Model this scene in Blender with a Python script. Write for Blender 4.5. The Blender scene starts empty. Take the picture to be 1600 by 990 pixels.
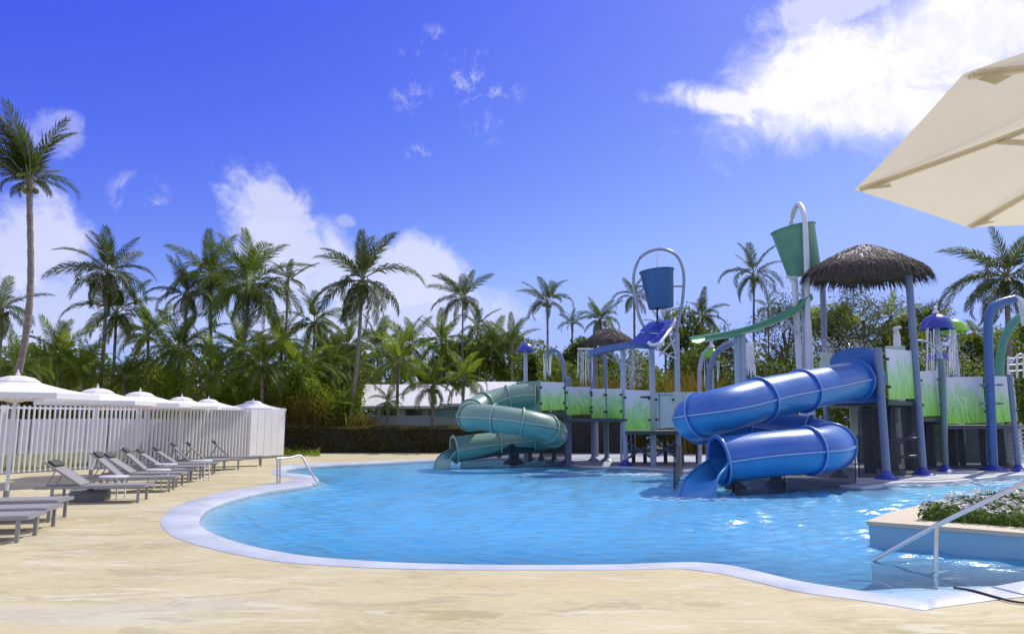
import bpy, bmesh, math, random
import numpy as np
from mathutils import Vector, Matrix, Quaternion, geometry
from math import sin, cos, pi, radians

S = bpy.context.scene
C = S.collection
rnd = random.Random(7)

# ------------------------------------------------------------------ camera
FPX, W0, H0, HORIZON, EYE = 1128.0, 1600.0, 990.0, 655.0, 1.6
PITCH = math.atan((HORIZON - H0/2)/FPX)
cam_d = bpy.data.cameras.new('camera')
cam_d.sensor_width = 36.0
cam_d.lens = 36.0*FPX/W0
cam_d.clip_start, cam_d.clip_end = 0.05, 3000
cam = bpy.data.objects.new('camera', cam_d)
cam.location = (0, 0, EYE)
cam.rotation_euler = (pi/2 + PITCH, 0, 0)
C.objects.link(cam)
S.camera = cam
S.render.resolution_x, S.render.resolution_y = 1024, 633

def ray(px, py):
    cx, cy = (px - W0/2)/FPX, (H0/2 - py)/FPX
    return cx, cos(PITCH) - cy*sin(PITCH), sin(PITCH) + cy*cos(PITCH)
def P(px, py, d):                       # the point seen at a pixel, d metres ahead
    x, y, z = ray(px, py); k = d/y
    return Vector((x*k, d, EYE + z*k))
def G(px, py, z=0.0):                   # the point of the level z seen at a pixel
    x, y, w = ray(px, py); k = (z - EYE)/w
    return Vector((x*k, y*k, z))
def GD(py): return G(800, py).y
def MP(px, d): return px*d/FPX          # pixels to metres at a distance

# ------------------------------------------------------------------ light
SUN_EL, SUN_AZ = 50.0, 45.0             # azimuth counted from +Y (straight ahead) to +X (right)
S.view_settings.view_transform = 'Standard'
S.view_settings.look = 'None'
S.view_settings.exposure = 0.0
S.view_settings.gamma = 1.0
S.cycles.use_denoising = True
S.cycles.max_bounces = 8
S.cycles.transparent_max_bounces = 24
S.cycles.caustics_reflective = False
S.cycles.caustics_refractive = False
sdir = Vector((cos(radians(SUN_EL))*sin(radians(SUN_AZ)), cos(radians(SUN_EL))*cos(radians(SUN_AZ)), sin(radians(SUN_EL))))
sl = bpy.data.lights.new('sun', 'SUN'); sl.energy = 4.4; sl.angle = radians(0.5); sl.color = (1.0, 0.93, 0.80)
so = bpy.data.objects.new('sun', sl); so.rotation_euler = sdir.to_track_quat('Z', 'Y').to_euler(); so.location = (20, 20, 40)
C.objects.link(so)

class NT:
    """small helper to write node trees"""
    def __init__(s, tree): s.t = tree; s.n = tree.nodes; s.l = tree.links
    def new(s, kind, **kw):
        n = s.n.new(kind)
        for k, v in kw.items(): setattr(n, k, v)
        return n
    def put(s, sock, v):
        if v is None: return
        if isinstance(v, bpy.types.NodeSocket): s.l.new(v, sock)
        else: sock.default_value = v
    def math(s, op, a, b=None, c=None, clamp=False):
        n = s.new('ShaderNodeMath', operation=op, use_clamp=clamp)
        s.put(n.inputs[0], a); s.put(n.inputs[1], b)
        if c is not None: s.put(n.inputs[2], c)
        return n.outputs[0]
    def vmath(s, op, a, b=None):
        n = s.new('ShaderNodeVectorMath', operation=op)
        s.put(n.inputs[0], a); s.put(n.inputs[1], b)
        return n.outputs['Value' if op in ('DOT_PRODUCT', 'LENGTH') else 'Vector']
    def noise(s, vec, scale, detail=4.0, rough=0.55, out='Fac', dist=0.0):
        n = s.new('ShaderNodeTexNoise')
        s.put(n.inputs['Vector'], vec); s.put(n.inputs['Scale'], scale)
        n.inputs['Detail'].default_value = detail; n.inputs['Roughness'].default_value = rough
        n.inputs['Distortion'].default_value = dist
        return n.outputs[out]
    def smooth(s, v, a, b, lo=0.0, hi=1.0):
        n = s.new('ShaderNodeMapRange', interpolation_type='SMOOTHSTEP')
        s.put(n.inputs['Value'], v); s.put(n.inputs['From Min'], a); s.put(n.inputs['From Max'], b)
        s.put(n.inputs['To Min'], lo); s.put(n.inputs['To Max'], hi)
        return n.outputs['Result']
    def mix(s, f, a, b, blend='MIX'):
        n = s.new('ShaderNodeMix', data_type='RGBA', blend_type=blend)
        s.put(n.inputs[0], f); s.put(n.inputs[6], c4(a)); s.put(n.inputs[7], c4(b))
        return n.outputs[2]
    def scale(s, vec, sx, sy, sz, loc=(0, 0, 0)):
        n = s.new('ShaderNodeMapping'); s.put(n.inputs['Vector'], vec)
        n.inputs['Scale'].default_value = (sx, sy, sz); n.inputs['Location'].default_value = loc
        return n.outputs[0]
def c4(c):
    if isinstance(c, (tuple, list)) and len(c) == 3: return (*c, 1.0)
    return c

world = bpy.data.worlds.new('World'); S.world = world; world.use_nodes = True
wt = NT(world.node_tree)
for n in list(wt.n): wt.n.remove(n)
w_out = wt.new('ShaderNodeOutputWorld'); w_bg = wt.new('ShaderNodeBackground')
wt.l.new(w_bg.outputs[0], w_out.inputs[0])
SKY_STRENGTH = 0.11
w_bg.inputs['Strength'].default_value = SKY_STRENGTH
sky = wt.new('ShaderNodeTexSky', sky_type='NISHITA')
sky.sun_disc = False; sky.sun_elevation = radians(SUN_EL); sky.sun_rotation = radians(SUN_AZ)
sky.air_density = 1.0; sky.dust_density = 0.4; sky.ozone_density = 3.0; sky.altitude = 0
wdir = wt.new('ShaderNodeTexCoord').outputs['Generated']
# the photograph's colour: a deeper, more violet blue than the plain sky
sepc = wt.new('ShaderNodeSeparateColor'); wt.l.new(sky.outputs[0], sepc.inputs[0])
comc = wt.new('ShaderNodeCombineColor')
for i_, (k_, p_) in enumerate(((2.0, 1.75), (1.45, 1.75), (1.10, 0.33))):
    c_ = wt.math('SMOOTH_MIN', wt.math('MULTIPLY', sepc.outputs[i_], SKY_STRENGTH), (0.39, 0.56, 1.0)[i_], 0.12)
    wt.put(comc.inputs[i_], wt.math('MULTIPLY', wt.math('POWER', c_, p_), k_/SKY_STRENGTH))
sky_col = comc.outputs[0]
# clouds: soft patches at fixed directions of the sky, broken up by noise
cn_big = wt.noise(wdir, 9.0, 7.0, 0.6, dist=0.5)
cn_fine = wt.noise(wdir, 26.0, 6.0, 0.65, dist=0.8)
cn_wisp = wt.noise(wt.scale(wdir, 1, 1, 1, (3.3, 1.2, 0.4)), 24.0, 8.0, 0.70, dist=0.5)
cn = wt.math('ADD', wt.math('MULTIPLY', cn_big, 0.62), wt.math('MULTIPLY', cn_fine, 0.38))
CLOUDS = [  # px, py, half width, half height, tilt deg, density, ragged
    (1310, 118, 235, 105, 14, 1.0, 1.35), (1530, 50, 290, 125, 0, 1.0, 1.2), (1370, 172, 215, 66, -10, 0.98, 1.2),
    (1135, 160, 120, 30, -14, 0.9, 1.7), (1320, 5, 110, 40, 0, 0.7, 2.2), (1640, 180, 240, 130, 0, 0.8, 1.3),
    (35, 385, 85, 85, 0, 0.72, 1.6), (45, 480, 160, 80, 0, 0.55, 1.8), (98, 200, 38, 40, -40, 0.35, 2.2),
    (425, 325, 105, 60, -35, 0.72, 1.9), (470, 390, 105, 80, 0, 0.72, 1.7), (560, 440, 165, 80, 0, 0.68, 1.7),
    (655, 430, 92, 68, 0, 0.70, 1.6), (600, 500, 270, 80, 0, 0.58, 1.6), (250, 500, 240, 50, 0, 0.30, 1.8),
    (217, 305, 40, 34, 0, 0.48, 3.4), (540, 346, 26, 16, 0, 0.36, 2.2), (738, 118, 62, 46, -50, 0.42, 3.4),
    (772, 162, 46, 60, -20, 0.42, 3.4), (664, 66, 44, 24, 20, 0.36, 3.4), (645, 143, 38, 30, 40, 0.36, 3.4),
    (655, 245, 24, 20, 0, 0.5, 3.4), (745, 462, 50, 22, 0, 0.28, 1.8),
]
acc = None
for (px, py, a, b, tilt, dens, rag) in CLOUDS:
    d0 = Vector(ray(px, py)).normalized()
    right = d0.cross(Vector((0, 0, 1))).normalized(); up = right.cross(d0)
    t = radians(tilt)
    u_, v_ = right*cos(t) + up*sin(t), up*cos(t) - right*sin(t)
    ls = Vector(ray(px, py)).length**2 if False else 1.0
    sx = a/FPX; sy = b/FPX
    u = wt.vmath('DOT_PRODUCT', wdir, tuple(u_/sx)); v = wt.vmath('DOT_PRODUCT', wdir, tuple(v_/sy))
    front = wt.math('GREATER_THAN', wt.vmath('DOT_PRODUCT', wdir, tuple(d0)), 0.3)
    r2 = wt.math('MULTIPLY_ADD', u, u, wt.math('MULTIPLY', v, v))
    m = wt.math('SUBTRACT', 1.0, wt.math('SQRT', r2))
    m = wt.math('ADD', m, wt.math('MULTIPLY', wt.math('SUBTRACT', cn, 0.5), rag*1.35))
    if rag > 3.0:       # thin wisps: shreds of the noise inside a soft patch
        m = wt.math('MULTIPLY', wt.smooth(r2, 1.3, 0.1), wt.smooth(cn_wisp, 0.50, 0.68, 0.0, dens))
    else: m = wt.smooth(m, 0.02, 0.75 if dens > 0.75 else 0.50, 0.0, dens*(1.0 if dens > 0.75 else 0.9))
    m = wt.math('MULTIPLY', m, front)
    acc = m if acc is None else wt.math('MAXIMUM', acc, m)
# unseen cumulus added overhead and behind the camera to whiten the ambient light
sx_ = wt.new('ShaderNodeSeparateXYZ'); wt.l.new(wdir, sx_.inputs[0])
zc = wt.math('ADD', wt.math('MAXIMUM', sx_.outputs[2], 0.0), 0.22)
cxy = wt.new('ShaderNodeCombineXYZ'); wt.put(cxy.inputs[0], wt.math('DIVIDE', sx_.outputs[0], zc)); wt.put(cxy.inputs[1], wt.math('DIVIDE', sx_.outputs[1], zc))
field = wt.smooth(wt.noise(cxy.outputs[0], 1.6, 7.0, 0.58, dist=0.4), 0.40, 0.58, 0.0, 0.94)
away = wt.smooth(wt.vmath('DOT_PRODUCT', wdir, (0, cos(PITCH), sin(PITCH))), 0.755, 0.60)
field = wt.math('MULTIPLY', wt.math('MULTIPLY', field, away), wt.smooth(sx_.outputs[2], -0.02, 0.10))
acc = wt.math('MAXIMUM', acc, field)
cloud_col = wt.mix(wt.smooth(acc, 0.35, 0.9), (0.80/SKY_STRENGTH, 0.82/SKY_STRENGTH, 1.02/SKY_STRENGTH), (1.05/SKY_STRENGTH, 1.03/SKY_STRENGTH, 1.02/SKY_STRENGTH))
cloud_col = wt.mix(wt.smooth(cn, 0.56, 0.40, 0.0, 0.5), cloud_col, (0.80/SKY_STRENGTH, 0.84/SKY_STRENGTH, 0.97/SKY_STRENGTH))
wt.l.new(wt.mix(acc, sky_col, cloud_col), w_bg.inputs['Color'])

# ------------------------------------------------------------------ materials
def new_mat(name):
    m = bpy.data.materials.new(name); m.use_nodes = True
    t = NT(m.node_tree); p = t.n['Principled BSDF']
    return m, t, p
MATS = {}
def M(name, col, rough=0.5, metal=0.0, var=0.12, scale=2.5, bump=0.0, bscale=30.0, coat=0.0, col2=None, stretch=(1, 1, 1), spec=0.5):
    if name in MATS: return MATS[name]
    m, t, p = new_mat(name)
    co = t.scale(t.new('ShaderNodeTexCoord').outputs['Object'], *stretch)
    n = t.noise(co, scale, 5.0, 0.6)
    a = tuple(max(0, c*(1 - var)) for c in col); b = col2 or tuple(min(1, c*(1 + var)) for c in col)
    t.put(p.inputs['Base Color'], t.mix(t.smooth(n, 0.3, 0.7), a, b))
    t.put(p.inputs['Roughness'], t.smooth(n, 0.25, 0.75, max(0.02, rough*0.8), min(1, rough*1.2)))
    p.inputs['Metallic'].default_value = metal
    p.inputs['Specular IOR Level'].default_value = spec
    p.inputs['Coat Weight'].default_value = coat; p.inputs['Coat Roughness'].default_value = 0.08
    if bump:
        bn = t.new('ShaderNodeBump'); bn.inputs['Strength'].default_value = bump; bn.inputs['Distance'].default_value = 0.02
        t.l.new(t.noise(co, bscale, 4.0, 0.6), bn.inputs['Height']); t.l.new(bn.outputs[0], p.inputs['Normal'])
    MATS[name] = m
    return m
def leaf_mat(name, dark, light, trans=0.4, rough=0.45, tcol=None):
    if name in MATS: return MATS[name]
    m, t, p = new_mat(name)
    co = t.new('ShaderNodeTexCoord').outputs['Object']
    oi = t.new('ShaderNodeObjectInfo').outputs['Random']
    geo = t.new('ShaderNodeNewGeometry').outputs['Random Per Island']
    f = t.math('ADD', t.math('MULTIPLY', t.noise(co, 1.7, 3.0), 0.5), t.math('ADD', t.math('MULTIPLY', oi, 0.25), t.math('MULTIPLY', geo, 0.35)))
    col = t.mix(t.smooth(f, 0.25, 0.85), dark, light)
    t.put(p.inputs['Base Color'], col); p.inputs['Roughness'].default_value = rough + 0.12; p.inputs['Specular IOR Level'].default_value = 0.28
    tr = t.new('ShaderNodeBsdfTranslucent')
    t.put(tr.inputs['Color'], t.mix(0.5, col, tcol or tuple(min(1, c*1.9) for c in light)))
    ms = t.new('ShaderNodeMixShader'); ms.inputs[0].default_value = trans
    t.l.new(p.outputs[0], ms.inputs[1]); t.l.new(tr.outputs[0], ms.inputs[2])
    t.l.new(ms.outputs[0], t.n['Material Output'].inputs[0])
    MATS[name] = m
    return m
def cloth_mat(name, col, trans=0.3, rough=0.8):
    if name in MATS: return MATS[name]
    m, t, p = new_mat(name)
    co = t.new('ShaderNodeTexCoord').outputs['Object']
    c = t.mix(t.noise(co, 3.0, 4.0), tuple(x*0.93 for x in col), tuple(min(1, x*1.04) for x in col))
    t.put(p.inputs['Base Color'], c); p.inputs['Roughness'].default_value = rough
    wv = t.noise(t.scale(co, 1, 1, 1), 160.0, 2.0)
    bn = t.new('ShaderNodeBump'); bn.inputs['Strength'].default_value = 0.12; bn.inputs['Distance'].default_value = 0.003
    t.l.new(wv, bn.inputs['Height']); t.l.new(bn.outputs[0], p.inputs['Normal'])
    tr = t.new('ShaderNodeBsdfTranslucent'); t.put(tr.inputs['Color'], c)
    ms = t.new('ShaderNodeMixShader'); ms.inputs[0].default_value = trans
    t.l.new(p.outputs[0], ms.inputs[1]); t.l.new(tr.outputs[0], ms.inputs[2])
    t.l.new(ms.outputs[0], t.n['Material Output'].inputs[0])
    MATS[name] = m
    return m
def see_through(name, col, alpha, rough=0.4, cell=None):
    """netting or thin water: partly covers what lies behind"""
    if name in MATS: return MATS[name]
    m, t, p = new_mat(name)
    co = t.new('ShaderNodeTexCoord').outputs['Object']
    p.inputs['Base Color'].default_value = c4(col); p.inputs['Roughness'].default_value = rough
    n = t.noise(t.scale(co, *(cell or (1, 1, 1))), 6.0, 4.0)
    t.put(p.inputs['Alpha'], t.smooth(n, 0.3, 0.7, alpha*0.6, min(1, alpha*1.35)) if cell else alpha)
    MATS[name] = m
    return m

m_deck, t, p = new_mat('coral_stone')
co = t.new('ShaderNodeTexCoord').outputs['Object']
streak = t.noise(t.scale(co, 0.6, 1.5, 1), 0.9, 6.0, 0.58, dist=0.4)
fine = t.noise(t.scale(co, 3.0, 5.0, 1), 2.4, 5.0, 0.65)
col = t.mix(t.smooth(streak, 0.3, 0.7), (0.405, 0.356, 0.195), (0.535, 0.482, 0.298))
col = t.mix(t.smooth(fine, 0.42, 0.66, 0, 0.75), col, (0.535, 0.480, 0.296))
patch = t.noise(t.scale(co, 0.45, 1.5, 1, (3.1, 7.7, 0)), 0.9, 6.0, 0.65, dist=0.9)
col = t.mix(t.smooth(patch, 0.57, 0.63, 0, 0.55), col, (0.30, 0.262, 0.115))      # olive damp marks
patch2 = t.noise(t.scale(co, 0.30, 1.3, 1, (13.1, 2.7, 0)), 0.6, 4.0, 0.55, dist=0.5)
col = t.mix(t.smooth(patch2, 0.58, 0.66, 0, 0.40), col, (0.50, 0.490, 0.44))        # greyish worn marks
warm = t.noise(t.scale(co, 0.2, 0.5, 1, (5, 1, 0)), 0.7, 3.0)
col = t.mix(t.smooth(warm, 0.5, 0.75, 0, 0.5), col, (0.53, 0.44, 0.225))
grit = t.noise(t.scale(co, 1, 1.6, 1, (2, 5, 0)), 26.0, 3.0, 0.7)
col = t.mix(t.smooth(grit, 0.56, 0.72, 0, 0.30), col, (0.30, 0.25, 0.14))
wet = t.noise(t.scale(co, 0.5, 1.4, 1, (8.7, 3.3, 0)), 1.3, 6.0, 0.6, dist=1.0)
col = t.mix(t.smooth(wet, 0.575, 0.60, 0, 0.42), col, (0.31, 0.275, 0.17))          # small drying puddle marks
pale = t.noise(t.scale(co, 0.6, 2.2, 1, (4.7, 9.3, 0)), 1.7, 5.0, 0.6, dist=0.6)
col = t.mix(t.smooth(pale, 0.57, 0.63, 0, 0.55), col, (0.60, 0.565, 0.45))
crack = t.noise(t.scale(co, 0.9, 4.5, 1, (1, 9, 0)), 1.6, 9.0, 0.7, dist=1.5)
crk = t.smooth(t.math('ABSOLUTE', t.math('SUBTRACT', crack, 0.5)), 0.0, 0.010, 1.0, 0.0)
crk = t.math('MULTIPLY', crk, t.smooth(patch, 0.36, 0.50))
col = t.mix(t.math('MULTIPLY', crk, 0.8), col, (0.30, 0.24, 0.13))
t.put(p.inputs['Base Color'], col); p.inputs['Roughness'].default_value = 0.75
bn = t.new('ShaderNodeBump'); bn.inputs['Strength'].default_value = 0.22; bn.inputs['Distance'].default_value = 0.02
t.l.new(t.math('SUBTRACT', t.math('ADD', fine, streak), t.math('MULTIPLY', crk, 0.4)), bn.inputs['Height']); t.l.new(bn.outputs[0], p.inputs['Normal'])

m_coping = M('white_coping', (0.46, 0.505, 0.56), 0.5, var=0.09, scale=1.2, bump=0.15, bscale=14)
m_pad = M('splash_pad', (0.47, 0.50, 0.55), 0.45, var=0.10, scale=1.0, bump=0.1)
m_basin = M('pool_plaster', (0.56, 0.72, 0.90), 0.6, var=0.06, scale=0.7)
m_step = M('step_edge', (0.14, 0.22, 0.30), 0.5)
m_earth = M('earth', (0.10, 0.12, 0.04), 0.9, col2=(0.20, 0.17, 0.08), scale=0.8, bump=0.4)

m_water, t, p = new_mat('pool_water')
t.n.remove(p)
dep = t.new('ShaderNodeAttribute', attribute_name='depth').outputs['Fac']
tint = t.new('ShaderNodeCombineColor')
for i, k in enumerate((2.2, 0.53, 0.09)):
    t.put(tint.inputs[i], t.math('POWER', math.e, t.math('MULTIPLY', dep, -k)))
tb = t.new('ShaderNodeBsdfTransparent'); t.l.new(tint.outputs[0], tb.inputs[0])
gb = t.new('ShaderNodeBsdfGlossy'); gb.inputs['Roughness'].default_value = 0.2; gb.inputs['Color'].default_value = (0.8, 0.84, 0.86, 1)
co = t.new('ShaderNodeTexCoord').outputs['Object']
bn = t.new('ShaderNodeBump'); bn.inputs['Strength'].default_value = 0.5; bn.inputs['Distance'].default_value = 0.025
t.l.new(t.noise(t.scale(co, 1, 2.2, 1), 7.0, 4.0, 0.55), bn.inputs['Height'])
fr = t.new('ShaderNodeFresnel'); fr.inputs['IOR'].default_value = 1.33
t.l.new(bn.outputs[0], gb.inputs['Normal']); t.l.new(bn.outputs[0], fr.inputs['Normal'])
ms = t.new('ShaderNodeMixShader'); t.l.new(t.math('MULTIPLY', fr.outputs[0], 0.85, clamp=True), ms.inputs[0])
db = t.new('ShaderNodeBsdfDiffuse'); db.inputs[0].default_value = (0.15, 0.51, 0.84, 1)    # light scattered back by the water itself
m2 = t.new('ShaderNodeMixShader'); t.put(m2.inputs[0], t.math('MULTIPLY', dep, 1.15, clamp=True))
t.l.new(tb.outputs[0], m2.inputs[1]); t.l.new(db.outputs[0], m2.inputs[2])
t.l.new(m2.outputs[0], ms.inputs[1]); t.l.new(gb.outputs[0], ms.inputs[2])
t.l.new(ms.outputs[0], t.n['Material Output'].inputs[0])

def grass_print_mat():
    m, t, p = new_mat('grass_print')
    uv = t.new('ShaderNodeUVMap').outputs[0]
    sep = t.new('ShaderNodeSeparateXYZ'); t.l.new(uv, sep.inputs[0])
    u, v = sep.outputs[0], sep.outputs[1]
    lean = t.math('ADD', u, t.math('MULTIPLY', v, t.math('MULTIPLY', t.math('SUBTRACT', t.noise(uv, 1.1, 2.0), 0.42), 1.9)))
    cv = t.new('ShaderNodeCombineXYZ'); t.l.new(lean, cv.inputs[0]); t.l.new(t.math('MULTIPLY', v, 0.10), cv.inputs[1])
    tall = t.noise(cv.outputs[0], 2.6, 2.0); blade = t.noise(cv.outputs[0], 11.0, 3.0, 0.6); thin = t.noise(cv.outputs[0], 15.0, 2.0)
    h = t.math('ADD', t.math('MULTIPLY', tall, 1.15), t.math('MULTIPLY', blade, 0.75))
    h = t.math('SUBTRACT', h, 0.10)
    f = t.smooth(t.math('SUBTRACT', h, v), -0.02, 0.26)
    green = t.mix(t.smooth(blade, 0.35, 0.65), (0.18, 0.58, 0.05), (0.45, 0.82, 0.12))
    green = t.mix(t.smooth(v, 0.0, 0.75), green, (0.50, 0.76, 0.42))
    line = t.smooth(t.math('ABSOLUTE', t.math('SUBTRACT', thin, 0.5)), 0.0, 0.035, 0.55, 0.0)
    green = t.mix(line, green, (0.05, 0.26, 0.05))
    t.put(p.inputs['Base Color'], t.mix(f, (0.66, 0.69, 0.72), green))
    p.inputs['Roughness'].default_value = 0.35
    return m
m_grass = grass_print_mat()

m_white_cloth = cloth_mat('white_canopy', (0.82, 0.82, 0.84), 0.22)
m_cream_cloth = cloth_mat('cream_canopy', (0.70, 0.665, 0.55), 0.42)
m_slat = M('white_slat', (0.80, 0.80, 0.81), 0.5, var=0.04, scale=1.0)
m_post_w = M('white_metal', (0.72, 0.74, 0.78), 0.35, var=0.05, coat=0.2)
m_steel = M('brushed_steel', (0.62, 0.61, 0.58), 0.28, metal=0.9, var=0.06, scale=8)
m_grey_metal = M('grey_frame', (0.30, 0.30, 0.305), 0.5, metal=0.3, var=0.06)
m_sling = M('grey_sling', (0.24, 0.24, 0.25), 0.8, var=0.10, scale=30)
m_dark_sling = M('dark_sling', (0.06, 0.06, 0.065), 0.8, var=0.1, scale=30)
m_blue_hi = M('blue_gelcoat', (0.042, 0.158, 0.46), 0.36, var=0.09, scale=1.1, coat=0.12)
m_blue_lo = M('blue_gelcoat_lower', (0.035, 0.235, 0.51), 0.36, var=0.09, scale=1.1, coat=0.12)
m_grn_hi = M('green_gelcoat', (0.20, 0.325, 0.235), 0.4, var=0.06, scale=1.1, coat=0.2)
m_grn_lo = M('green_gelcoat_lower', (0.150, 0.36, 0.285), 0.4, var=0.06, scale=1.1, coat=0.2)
m_seam_b = M('pale_blue_seam', (0.40, 0.55, 0.72), 0.4, var=0.05)
m_seam_g = M('pale_green_seam', (0.48, 0.62, 0.55), 0.4, var=0.05)
m_post_b = M('slate_blue_post', (0.17, 0.225, 0.33), 0.4, var=0.06, coat=0.15)
m_post_lb = M('pale_blue_post', (0.38, 0.46, 0.56), 0.4, var=0.06, coat=0.15)
m_royal = M('royal_blue_plastic', (0.032, 0.060, 0.36), 0.35, var=0.08, coat=0.2)
m_blue_arch = M('blue_arch_paint', (0.050, 0.145, 0.37), 0.35, var=0.06, coat=0.15)
m_grn_arch = M('green_arch_paint', (0.07, 0.27, 0.19), 0.3, var=0.06, coat=0.15)
m_lime = M('lime_plastic', (0.25, 0.62, 0.04), 0.35, var=0.1)
m_bucket_b = M('bucket_blue', (0.035, 0.135, 0.33), 0.45, var=0.08)
m_bucket_g = M('bucket_green', (0.13, 0.33, 0.22), 0.4, var=0.08)
m_flume_g = M('flume_green', (0.10, 0.40, 0.20), 0.3, var=0.1, coat=0.15)
m_black = M('black_trim', (0.02, 0.02, 0.022), 0.5)
m_dark = M('dark_structure', (0.045, 0.055, 0.065), 0.6, var=0.2)
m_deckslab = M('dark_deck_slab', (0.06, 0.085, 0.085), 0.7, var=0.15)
m_pale_panel = M('pale_green_panel', (0.50, 0.62, 0.56), 0.35, var=0.06)
m_net = see_through('dark_netting', (0.03, 0.035, 0.04), 0.42, 0.8)
m_net_light = see_through('fine_netting', (0.04, 0.05, 0.06), 0.46, 0.8)  # real mesh, its opacity raised to stand in for shade under the slide
m_stream = see_through('falling_water', (0.88, 0.91, 0.95), 0.68, 0.15, (9, 9, 1.2))
m_foam = see_through('foam', (0.88, 0.92, 0.96), 0.65, 0.5, (3, 3, 3))
m_thatch = M('dry_thatch', (0.085, 0.068, 0.054), 0.9, var=0.4, scale=7)
m_thatch_pale = M('highlight_thatch', (0.78, 0.72, 0.66), 0.9, var=0.2, scale=7)  # pale colour paints the sun highlight on the upper thatch
m_roof = M('white_roof', (0.66, 0.67, 0.70), 0.6, var=0.05)
m_wall = M('pale_render', (0.55, 0.56, 0.52), 0.7, var=0.06)
m_wall_g = M('grey_green_wall', (0.33, 0.38, 0.33), 0.7, var=0.08)
m_olive = M('olive_wall', (0.36, 0.38, 0.24), 0.8, var=0.10)
m_glass_dark = M('dark_opening', (0.03, 0.035, 0.04), 0.15)
m_teal = M('teal_panel', (0.10, 0.22, 0.20), 0.4)
m_pool_paint = M('pool_wall_paint', (0.25, 0.45, 0.54), 0.5, var=0.05)
m_bedstone = M('bed_coping_stone', (0.52, 0.455, 0.33), 0.65, var=0.06, scale=2, bump=0.2)
m_soil = M('soil', (0.05, 0.035, 0.02), 0.9, bump=0.5)
m_trunk = M('palm_trunk', (0.20, 0.175, 0.145), 0.85, var=0.35, scale=2.2, stretch=(1, 1, 6), bump=0.5, bscale=8)
m_bark = M('bark', (0.12, 0.10, 0.08), 0.9, var=0.3, scale=4, bump=0.5)
m_palm = leaf_mat('palm_leaf', (0.042, 0.085, 0.009), (0.16, 0.225, 0.022), 0.34, tcol=(0.20, 0.28, 0.03))
m_palm_y = leaf_mat('palm_leaf_light', (0.080, 0.145, 0.010), (0.20, 0.29, 0.026), 0.52, tcol=(0.34, 0.42, 0.04))
m_palm_dark = leaf_mat('palm_leaf_dark', (0.020, 0.042, 0.007), (0.088, 0.125, 0.015), 0.26)
m_dry = leaf_mat('dry_frond', (0.13, 0.10, 0.05), (0.24, 0.20, 0.10), 0.3)
m_rachis = M('frond_stalk', (0.20, 0.21, 0.07), 0.5, var=0.2)
m_leaf = leaf_mat('broad_leaf', (0.032, 0.066, 0.008), (0.13, 0.185, 0.024), 0.42, tcol=(0.26, 0.34, 0.03))
m_leaf_y = leaf_mat('broad_leaf_light', (0.065, 0.125, 0.010), (0.20, 0.275, 0.026), 0.52, tcol=(0.38, 0.42, 0.04))
m_leaf_d = leaf_mat('needle_leaf', (0.026, 0.046, 0.013), (0.085, 0.115, 0.030), 0.32)
m_hedge = leaf_mat('hedge_leaf', (0.075, 0.068, 0.018), (0.20, 0.165, 0.045), 0.35)
m_ochre = leaf_mat('ochre_grass', (0.12, 0.080, 0.013), (0.20, 0.16, 0.024), 0.4)
m_bedleaf = leaf_mat('bed_leaf', (0.035, 0.075, 0.012), (0.12, 0.19, 0.035), 0.4)
m_petal = M('white_petal', (0.82, 0.82, 0.80), 0.6, var=0.05)

# ------------------------------------------------------------------ builders
def tag(o, label=None, cat=None, group=None, kind=None):
    if label: o['label'] = label
    if cat: o['category'] = cat
    if group: o['group'] = group
    if kind: o['kind'] = kind
    return o
def empty(name, loc, label=None, cat=None, group=None, rz=0.0):
    o = bpy.data.objects.new(name, None); o.empty_display_size = 0.2
    o.location = loc; o.rotation_euler = (0, 0, rz); C.objects.link(o)
    return tag(o, label, cat, group)
def obj(name, me, parent=None, loc=None):
    o = bpy.data.objects.new(name, me); C.objects.link(o)
    if parent is not None: o.parent = parent
    if loc is not None: o.location = loc
    return o
def origin(o):
    v = Vector((0, 0, 0))
    while o is not None: v += o.location; o = o.parent
    return v
def copy_tree(o, parent=None):
    c = o.copy(); C.objects.link(c); c.parent = parent
    for ch in list(o.children): copy_tree(ch, c)
    return c
def spline(pts, n):
    """Catmull-Rom through the points, n samples evenly by length"""
    pts = [Vector(p) for p in pts]
    if len(pts) == 2: return [pts[0].lerp(pts[1], i/(n - 1)) for i in range(n)]
    ext = [pts[0]*2 - pts[1]] + pts + [pts[-1]*2 - pts[-2]]
    dense = []
    for i in range(1, len(ext) - 2):
        a, b, c, d = ext[i-1:i+3]
        for k in range(24):
            t = k/24
            dense.append(0.5*((2*b) + (c - a)*t + (2*a - 5*b + 4*c - d)*t*t + (3*b - a - 3*c + d)*t**3))
    dense.append(pts[-1])
    L = [0.0]
    for i in range(1, len(dense)): L.append(L[-1] + (dense[i] - dense[i-1]).length)
    out = []; j = 0
    for i in range(n):
        s = L[-1]*i/(n - 1)
        while j < len(L) - 2 and L[j+1] < s: j += 1
        seg = max(1e-9, L[j+1] - L[j])
        out.append(dense[j].lerp(dense[j+1], (s - L[j])/seg))
    return out
def frames(pts):
    """tangent, side (level), normal along a path"""
    res = []; prev = None
    for i, p in enumerate(pts):
        t = (pts[min(i+1, len(pts)-1)] - pts[max(i-1, 0)]).normalized()
        side = t.cross(Vector((0, 0, 1)))
        if side.length < 0.05: side = prev.copy() if prev is not None else Vector((1, 0, 0))
        side = (side - t*side.dot(t)).normalized()
        if prev is not None and side.dot(prev) < -0.2 and abs(t.z) > 0.8: side = -side
        prev = side
        res.append((t, side, side.cross(t)))
    return res

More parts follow.
